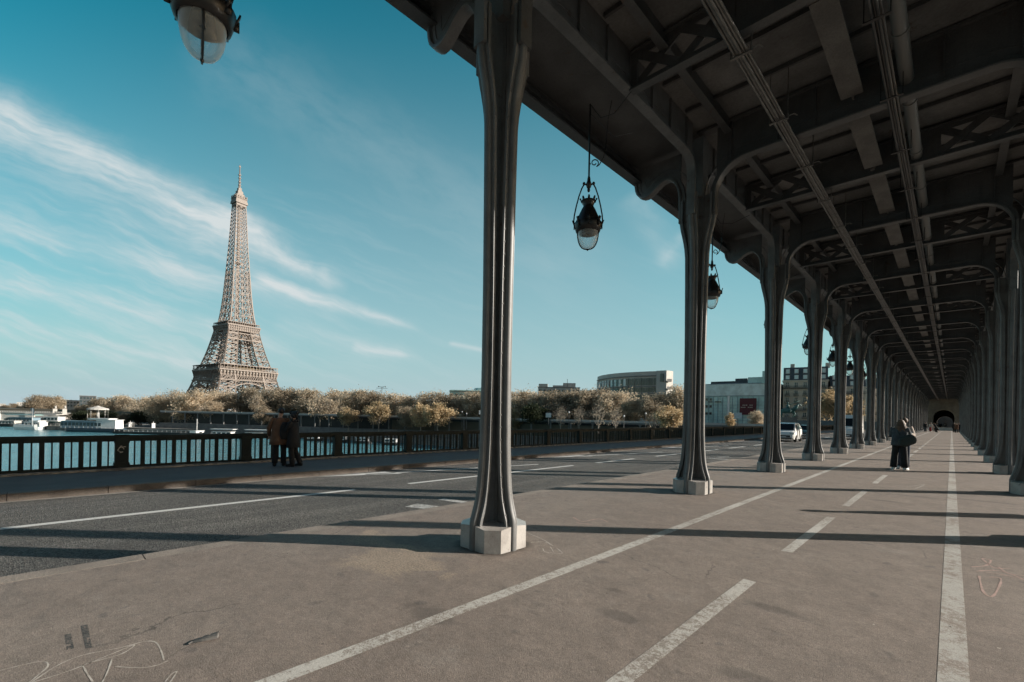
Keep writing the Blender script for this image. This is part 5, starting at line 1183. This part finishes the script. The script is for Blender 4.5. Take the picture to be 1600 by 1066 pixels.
# ---------------------------------------------------------------- vehicles
def car(name, label, x, y, rz, paint, kind='minivan'):
    root = thing(name, label, 'van' if kind == 'van' else 'car', (x, y, -.28), rz)
    if kind == 'van': L, secs = 5.6, [(0, .5, .95, .95, .86, .84), (.06, .35, 1.15, 1.2, .97, .92), (.2, .3, 1.25, 1.35, 1., .95), (.3, .3, 1.3, 2.3, 1., .9), (.36, .3, 1.3, 2.6, 1., .9), (.95, .3, 1.3, 2.65, 1., .92), (1, .45, 1.3, 2.6, .98, .9)]
    elif kind == 'car': L, secs = 4.2, [(0, .35, .65, .66, .72, .7), (.05, .22, .78, .8, .84, .8), (.28, .2, .92, .96, .87, .8), (.42, .2, .95, 1.4, .87, .64), (.6, .2, .95, 1.46, .87, .64), (.8, .2, .95, 1.35, .86, .64), (.95, .25, .95, 1.0, .82, .7), (1, .4, .85, .86, .75, .7)]
    else: L, secs = 4.5, [(0, .38, .7, .72, .74, .7), (.04, .24, .85, .88, .86, .82), (.17, .2, .98, 1.0, .9, .82), (.36, .2, 1.02, 1.62, .9, .68), (.5, .2, 1.03, 1.7, .9, .68), (.85, .2, 1.05, 1.68, .9, .68), (.96, .25, 1.05, 1.45, .87, .68), (1, .42, .95, 1.0, .84, .74)]
    b = MB(); rings = []
    for t, zb, zm, zt, wb, wt in secs:
        yy = -L / 2 + L * t; rings.append([(-wb * .94, yy, zb), (-wb, yy, (zb + zm) / 2), (-wb * .98, yy, zm), (-wt, yy, zt - .04), (-wt * .8, yy, zt), (wt * .8, yy, zt), (wt, yy, zt - .04), (wb * .98, yy, zm), (wb, yy, (zb + zm) / 2), (wb * .94, yy, zb)])
    b.loft(rings); b.obj('body', paint, root)
    i = 2 if kind != 'van' else 2; s0, s1 = secs[i], secs[i + 1]; y0_, y1_ = -L / 2 + L * s0[0], -L / 2 + L * s1[0]; off = .012
    g = MB(); q = []
    for f, wf in ((.07, .88), (.93, .86)):
        yy, zz, ww = y0_ + (y1_ - y0_) * f, s0[4 - 1] + (s1[3] - s0[3]) * f, (s0[5] + (s1[5] - s0[5]) * f) * wf; q += [(-ww, yy - .02, zz + .015), (ww, yy - .02, zz + .015)] if f < .5 else [(ww, yy - .02, zz + .015), (-ww, yy - .02, zz + .015)]
    g.add(q + [(p[0], p[1] + .05, p[2] - .04) for p in q], [(0, 1, 2, 3), (0, 4, 5, 1), (1, 5, 6, 2), (2, 6, 7, 3), (3, 7, 4, 0)]); g.obj('windscreen', 'carglass', root)
    spans = {'van': [(.27, .37)], 'car': [(.4, .56), (.58, .76)], 'minivan': [(.33, .5), (.52, .7), (.72, .88)]}[kind]
    for sgn in (-1, 1):
        for t0, t1 in spans:
            def at(t, f):
                for A, B in zip(secs, secs[1:]):
                    if A[0] <= t <= B[0]: k = (t - A[0]) / (B[0] - A[0]); zm, zt, wb, wt = [A[j] + (B[j] - A[j]) * k for j in (2, 3, 4, 5)]; return (sgn * (wb * .98 + (wt - wb * .98) * f + .012), -L / 2 + L * t, zm + (zt - .04 - zm) * f)
            g = MB(); q = [at(t0, .12), at(t1, .12), at(t1, .85), at(t0 + .02, .85)]; g.add(q + [(p[0] - sgn * .03, p[1], p[2]) for p in q], [(0, 1, 2, 3), (0, 4, 5, 1), (1, 5, 6, 2), (2, 6, 7, 3), (3, 7, 4, 0)]); g.obj('side_window', 'carglass', root)
        for t in (.19, .8):
            w_ = MB(); rr = .36 if kind == 'van' else .31; wx = secs[3][4]
            w_.lathe([(rr * .62, -.11), (rr * .95, -.11), (rr, -.07), (rr, .07), (rr * .95, .11), (rr * .62, .11)], 18, (0, 0, 0), 'x'); wh = w_.obj('wheel', 'rubber', root, True); wh.location = (sgn * (wx - .08), -L / 2 + L * t, rr)
            w_ = MB(); w_.lathe([(.02, .1), (rr * .3, .09), (rr * .64, .06), (rr * .64, -.06), (.02, -.06)], 14, (0, 0, 0), 'x'); rm = w_.obj('rim', 'alloy', wh); rm.rotation_euler = (0, 0, 0 if sgn > 0 else math.pi)
        h = MB(); h.box((sgn * secs[1][4] * .76, -L / 2 + .09, secs[1][2] - .1), (.3, .14, .16), sgn * .25); h.obj('headlight', 'glasspale', root)
        h = MB(); h.box((sgn * (secs[2][4] + .1), -L / 2 + L * .31, secs[2][2] + .1), (.18, .1, .14)); h.obj('mirror', paint, root)
        h = MB(); h.box((sgn * secs[-1][4] * .85, L / 2 - .03, secs[-1][2] - .05), (.16, .1, .3)); h.obj('tail_light', 'red', root)
    h = MB(); h.box((0, -L / 2 + .02, .5), (1.1, .08, .16)); h.box((0, -L / 2 + .01, .34), (1.3, .1, .1)); h.obj('grille', 'black', root)
    h = MB(); h.box((0, -L / 2 - .025, .42), (.5, .02, .11)); h.obj('number_plate', 'white', root)
    return root
car('minivan', 'white minivan driving towards the camera between the third and fourth columns', -10.9, 48.0, R(4), 'white')
car('parked_car', 'dark teal car behind the white minivan, mostly hidden by a column', -11.2, 57.5, R(3), 'darkcar', 'car')
car('delivery_van', 'tall white delivery van between the fifth and sixth columns', -7.95, 61.3, R(2), 'white', 'van')

# ---------------------------------------------------------------- people
def skin_mesh(name, V, E, Rr, m, parent, root_i=0, sub=1):
    me = bpy.data.meshes.new(name); me.from_pydata(V, E, []); o = bpy.data.objects.new(name, me); C.collection.objects.link(o)
    md = o.modifiers.new('skin', 'SKIN'); md.use_smooth_shade = True
    for i, r_ in enumerate(Rr): me.skin_vertices[0].data[i].radius = r_ if isinstance(r_, tuple) else (r_, r_)
    me.skin_vertices[0].data[root_i].use_root = True
    sd = o.modifiers.new('sub', 'SUBSURF'); sd.levels = sd.render_levels = sub
    dg = bpy.context.evaluated_depsgraph_get(); nm = bpy.data.meshes.new_from_object(o.evaluated_get(dg)); o.modifiers.clear(); o.data = nm; nm.name = name
    nm.materials.clear(); nm.materials.append(MT[m]); o.parent = parent; return o
BASE = dict(pelvis=(0, 0, .95), waist=(0, .0, 1.1), chest=(0, .0, 1.32), neck=(0, -.01, 1.49), jaw=(0, .01, 1.57), head=(0, .01, 1.66), crown=(0, 0, 1.74), nose=(0, .11, 1.64),
            shL=(-.18, 0, 1.43), elL=(-.24, -.03, 1.15), wrL=(-.25, .05, .9), shR=(.18, 0, 1.43), elR=(.24, -.03, 1.15), wrR=(.25, .05, .9),
            hipL=(-.09, 0, .92), knL=(-.1, .02, .5), anL=(-.1, -.03, .09), toL=(-.12, .14, .035), hipR=(.09, 0, .92), knR=(.1, .02, .5), anR=(.1, -.03, .09), toR=(.12, .14, .035))
def person(label, loc, rz, J=None, scale=1., top=('jacket', 'blackcloth', .62, 1.12), legs=('trousers', 'blackcloth', 1.), hair='short', hairm='hairblack', shoem='blackcloth', fine=True, group=None, lean=0.):
    D = dict(BASE); D.update(J or {}); root = thing('person', label, 'person', loc, rz, group); root.scale = (scale,) * 3
    V = []; Rr = []; E = []; idx = {}
    def vadd(n, p, r_): idx[n] = len(V); V.append(tuple(p)); Rr.append(r_)
    rad = dict(pelvis=(.15, .11), waist=(.13, .1), chest=(.16, .115), neck=.058, jaw=(.07, .075), head=(.078, .095), crown=(.06, .07), nose=.016, shL=.06, elL=.043, wrL=.03, shR=.06, elR=.043, wrR=.03, hipL=.09, knL=.06, anL=.042, toL=.035, hipR=.09, knR=.06, anR=.042, toR=.035)
    for n, p in D.items(): vadd(n, p, rad[n])
    for a, c in [('pelvis', 'waist'), ('waist', 'chest'), ('chest', 'neck'), ('neck', 'jaw'), ('jaw', 'head'), ('head', 'crown'), ('head', 'nose'), ('chest', 'shL'), ('shL', 'elL'), ('elL', 'wrL'), ('chest', 'shR'), ('shR', 'elR'), ('elR', 'wrR'), ('pelvis', 'hipL'), ('hipL', 'knL'), ('knL', 'anL'), ('anL', 'toL'), ('pelvis', 'hipR'), ('hipR', 'knR'), ('knR', 'anR'), ('anR', 'toR')]: E.append((idx[a], idx[c]))
    for s in 'LR':                                              # palm, four fingers and a thumb
        w_, e_ = Vector(D['wr' + s]), Vector(D['el' + s]); d = (w_ - e_).normalized(); sd = d.cross(Vector((0, 1, 0))).normalized(); n_ = sd.cross(d)
        pl = w_ + d * .05; vadd('palm' + s, pl, (.036, .02)); E.append((idx['wr' + s], idx['palm' + s]))
        if fine:
            for k in range(4):
                b0 = pl + d * .035 + sd * (k - 1.5) * .02; b1 = b0 + d * (.03 + .006 * (k in (1, 2))) + n_ * .006; b2 = b1 + d * .026 + n_ * .014
                vadd(f'f{s}{k}a', b0, .0095); vadd(f'f{s}{k}b', b1, .0085); vadd(f'f{s}{k}c', b2, .007); E += [(idx['palm' + s], idx[f'f{s}{k}a']), (idx[f'f{s}{k}a'], idx[f'f{s}{k}b']), (idx[f'f{s}{k}b'], idx[f'f{s}{k}c'])]
            t0 = w_ + d * .03 + sd * .032; t1 = t0 + d * .035 + sd * .018; vadd('t' + s, t0, .011); vadd('u' + s, t1, .009); E += [(idx['wr' + s], idx['t' + s]), (idx['t' + s], idx['u' + s])]
    skin_mesh('body', V, E, Rr, 'skin', root)
    G = {k: Vector(v) for k, v in D.items()}
    b = MB(); k = legs[2]
    for s in 'LR': b.tube([G['hip' + s] + Vector((0, 0, .05)), (G['hip' + s] + G['kn' + s]) / 2, G['kn' + s], (G['kn' + s] + G['an' + s]) / 2, G['an' + s] + Vector((0, 0, .0))], [.115, .098, .083 * (k + 1) / 2, .08 * k, .082 * k], 12)
    rings = [[(G['pelvis'].x + rx * math.cos(t), G['pelvis'].y + ry * math.sin(t), G['pelvis'].z + z) for t in [2 * math.pi * q / 14 for q in range(14)]] for z, rx, ry in ((-.13, .13, .1), (-.06, .185, .13), (.06, .175, .125), (.16, .15, .11))]
    b.loft(rings); b.obj('trousers', legs[1], root, True)
    b = MB()
    for s in 'LR':
        a, t = G['an' + s], G['to' + s]; b.tube([a + Vector((0, -.06, -.045)), a + Vector((0, .0, -.035)), (a + t) / 2 + Vector((0, 0, -.01)), t + Vector((0, .03, 0))], [.045, .058, .05, .036], 10)
    b.obj('shoes', shoem, root, True)
    nm, mm, hem, flare = top; b = MB(); c, pv, wa = G['chest'], G['pelvis'], G['waist']; prof = []
    zs = [(1.49, .075, .075), (1.455, .15, .1), (1.40, .215, .13), (1.3, .225, .15), (1.12, .205 * flare, .15 * flare), (.95, .22 * flare, .16 * flare), (.8, .235 * flare, .175 * flare), (.6, .25 * flare, .185 * flare), (.45, .26 * flare, .19 * flare)]
    rings = []
    for z, rx, ry in [q for q in zs if q[0] > hem] + [(hem, zs[-2][1] if hem < .7 else .222 * flare, zs[-2][2] if hem < .7 else .165 * flare)]:
        f = 0 if z > c.z else 1; k = max(0, min(1, (z - pv.z) / (c.z - pv.z))); ctr = pv + (c - pv) * k if z < c.z else c + (G['neck'] - c) * ((z - c.z) / max(.01, G['neck'].z - c.z))
        rings.append([(ctr.x + rx * math.cos(t) * (1 + .03 * math.sin(5 * t + z * 7)), ctr.y + ry * math.sin(t) * (1 + .04 * math.sin(4 * t + z * 9)), z + (ctr.z - (pv.z + (c.z - pv.z) * k) if z < c.z else 0)) for t in [2 * math.pi * q / 20 for q in range(20)]])
    b.loft(rings)
    for s in 'LR':
        sh, el, wr = G['sh' + s], G['el' + s], G['wr' + s]; b.tube([sh + (c - sh) * .25, sh, (sh + el) / 2, el, (el + wr) / 2, wr], [.085, .084, .073, .066, .058, .05], 12)
    b.obj(nm, mm, root, True)
    h = G['head']; cr = MB()
    if hair == 'short': cr.ellipsoid(h + Vector((0, -.02, .035)), (.094, .11, .098), 14, 10)
    elif hair == 'long':
        cr.ellipsoid(h + Vector((0, -.02, .035)), (.105, .12, .11), 14, 10); rings = []
        for z, rx, ry, oy in ((.08, .09, .08, -.03), (-.02, .13, .1, -.05), (-.14, .155, .11, -.07), (-.26, .165, .1, -.09), (-.36, .14, .07, -.1), (-.42, .09, .04, -.1)):
            rings.append([(h.x + rx * math.cos(t) * (1 + .08 * math.sin(7 * t + z * 20)), h.y + oy + ry * math.sin(t) * (1 + .1 * math.sin(6 * t + z * 31)), h.z + z) for t in [2 * math.pi * q / 22 for q in range(22)]])
        cr.loft(rings)
    elif hair == 'curly':
        random.seed(5); cr.ellipsoid(h + Vector((0, -.035, .03)), (.115, .12, .12), 14, 10)
        for q in range(26):
            a = random.uniform(0, 6.28); z = random.uniform(-.2, .12); 
            if math.sin(a) > .5 and z < .05: continue
            cr.ellipsoid(h + Vector((.11 * math.cos(a), -.03 + .11 * math.sin(a), z)), (.045, .045, .05), 8, 6)
    cr.obj('hair', hairm, root, True)
    return root
# couple at the railing (in the shade of the deck)
PV = -.13
mx, my = -15.25, 5.25
person('man in a camel coat and black cap of hair, seen from behind at the railing', (mx, my, PV), math.atan2(my, mx) - math.pi / 2 + R(-8), dict(elR=(.27, .1, 1.2), wrR=(.16, .28, 1.2), elL=(-.3, -.02, 1.17), wrL=(-.31, .08, .93), hipL=(-.1, 0, .92), knL=(-.11, .03, .5), anL=(-.13, -.02, .09), toL=(-.18, .13, .035), anR=(.11, .02, .09), toR=(.16, .18, .035), knR=(.1, .05, .5), head=(.03, .03, 1.66), crown=(.03, .02, 1.74), nose=(.09, .12, 1.64)),
       1.03, ('coat', 'camel', .66, 1.16), hairm='hairblack')
person('woman in black coat with curly dark hair, turned towards the man in camel coat', (mx + .3, my + .3, PV), math.atan2(my, mx) - math.pi / 2 + R(62), dict(elR=(.2, .1, 1.17), wrR=(.05, .24, 1.22), elL=(-.22, .12, 1.18), wrL=(-.1, .3, 1.25), anR=(.1, -.2, .1), toR=(.12, -.04, .035), knR=(.1, -.02, .5)), .96, ('coat', 'blackcloth', .62, 1.05), hair='curly')
def shoulder_bag(name, label, loc, rz, m, size, tilt=0, strap=None):
    root = thing(name, label, 'bag', loc, rz); sx, sy, sz = size; b = MB(); rings = []
    for k in range(9):
        t = k / 8; q = math.sin(math.pi * (.12 + .76 * t)) ** .5; rings.append([(sx * q * math.copysign(abs(math.cos(a)) ** .6, math.cos(a)), sy * q * math.copysign(abs(math.sin(a)) ** .6, math.sin(a)) * (1 + .1 * math.sin(3 * t * 3)), -sz + 2 * sz * t) for a in [2 * math.pi * j / 16 for j in range(16)]])
    b.loft(rings); o = b.obj('bag_body', m, root, True); o.rotation_euler = (0, tilt, 0)
    if strap: b = MB(); b.tube(strap, .018, 6); b.obj('strap', m, root)
    return root
a_ = math.atan2(my, mx) - math.pi / 2
shoulder_bag('backpack', 'black backpack hanging on the right shoulder of the man in camel coat', (mx + .16 * math.cos(a_) + .2 * math.sin(a_), my + .16 * math.sin(a_) - .2 * math.cos(a_), PV + 1.12), a_, 'blackcloth', (.17, .1, .27), .08, [(-.08, .06, .22), (-.05, .2, .36), (.0, .3, .3), (.06, .3, .1), (.1, .2, -.1)])
# two women embracing further down the promenade
gx, gy = -1.27, 20.4
g_ = math.atan2(gy, gx) - math.pi / 2
person('woman with long light brown hair, denim jacket and wide black trousers, seen from behind', (gx, gy, 0), g_ + R(-6), dict(head=(.02, .05, 1.62), jaw=(.01, .04, 1.53), crown=(.03, .03, 1.7), nose=(.04, .15, 1.6), elR=(.26, .14, 1.22), wrR=(.1, .34, 1.28), elL=(-.25, .12, 1.2), wrL=(-.08, .33, 1.25), anL=(-.15, -.03, .09), toL=(-.2, .13, .035), anR=(.15, -.02, .09), toR=(.22, .13, .035), knL=(-.13, .02, .5), knR=(.13, .02, .5)), .98, ('denim_jacket', 'denim', .85, 1.08), ('trousers', 'blackcloth', 1.25), 'long', 'hairbrown', 'shoe')
person('person in pale jacket half hidden behind the woman with long hair', (gx + .06, gy + .6, 0), g_ + R(175), dict(elR=(.27, .12, 1.2), wrR=(.12, .34, 1.3), elL=(-.27, .12, 1.2), wrL=(-.12, .34, 1.25), head=(-.03, .06, 1.66), nose=(-.03, .16, 1.64)), 1.0, ('jacket', 'palecloth', .85, 1.0), ('trousers', 'navycloth', 1.), 'short', 'hairbrown', 'shoe')
shoulder_bag('tote_bag', 'big dark green bag slung behind the woman with long hair', (gx + .2 * math.cos(g_) + .26 * math.sin(g_), gy + .2 * math.sin(g_) - .26 * math.cos(g_), 1.02), g_, 'greybag', (.24, .13, .17), -.5, [(-.2, .08, .2), (-.3, .2, .4), (-.32, .34, .42), (-.2, .36, .2), (.1, .1, .1)])
# far group near the stone portal
crouch = dict(pelvis=(0, -.15, .45), waist=(0, -.08, .6), chest=(0, .05, .8), neck=(0, .12, .95), jaw=(0, .15, 1.02), head=(0, .16, 1.1), crown=(0, .15, 1.18), nose=(0, .26, 1.08), shL=(-.18, .06, .9), elL=(-.24, .2, .68), wrL=(-.15, .4, .6), shR=(.18, .06, .9), elR=(.24, .2, .68), wrR=(.15, .4, .6), hipL=(-.09, -.13, .43), knL=(-.16, .25, .5), anL=(-.12, .0, .09), toL=(-.14, .17, .035), hipR=(.09, -.13, .43), knR=(.16, .25, .5), anR=(.12, 0, .09), toR=(.14, .17, .035))
grp = 'people far off by the stone portal'
person('person in dark jacket and blue jeans standing at the left of the far group', (-3.6, 118, 0), R(200), None, 1.02, ('jacket', 'blackcloth', .8, 1.1), ('trousers', 'denim', 1.1), fine=False, group=grp)
person('person in pale top and red skirted trousers in the far group', (-2.95, 120, 0), R(150), None, .97, ('jacket', 'palecloth', .85, 1.1), ('trousers', 'redcloth', 1.2), 'long', 'hairbrown', fine=False, group=grp)
person('person in pale pink top beside the one in red trousers', (-2.5, 122, 0), R(190), None, 1.0, ('jacket', 'palecloth', .85, 1.05), ('trousers', 'palecloth', 1.), fine=False, group=grp)
person('person in black sitting low on the ground in the far group', (-1.9, 112, .1), R(120), {k: (v[0], v[1], v[2] - .1) for k, v in crouch.items()}, .9, ('jacket', 'blackcloth', .38, 1.0), fine=False, group=grp).scale = (1.05, 1.05, .95)
person('distant person in a white top silhouetted in the far arch', (-1.2, 152, 0), R(180), None, 1.0, ('jacket', 'shoe', .85, 1.), fine=False, group=grp)
person('distant person in dark clothes under the far arch, left of the white top', (-1.9, 149, 0), R(180), None, 1.0, ('jacket', 'blackcloth', .8, 1.1), fine=False, group=grp)
person('small distant person in pale grey under the far arch', (-2.5, 150, 0), R(170), None, .9, ('jacket', 'signblue', .85, 1.), fine=False, group=grp)
person('left of two people in black at the right side of the far promenade', (.35, 116, 0), R(185), None, 1.02, ('jacket', 'blackcloth', .7, 1.2), fine=False, group=grp)
person('right of two people in black at the right side of the far promenade', (.95, 117, 0), R(170), None, 1.0, ('jacket', 'blackcloth', .6, 1.25), fine=False, group=grp)
person('person in front of the two dressed in black on the right, in brown coat', (.62, 114.5, 0), R(175), None, .98, ('coat', 'camel', .6, 1.15), fine=False, group=grp)
# someone waiting between the right-hand columns, out of frame, whose shadow crosses the paving
person('person in long dark coat standing between the right columns', (1.95, 13.0, 0), R(230), None, 1.0, ('coat', 'blackcloth', .5, 1.2), fine=False)
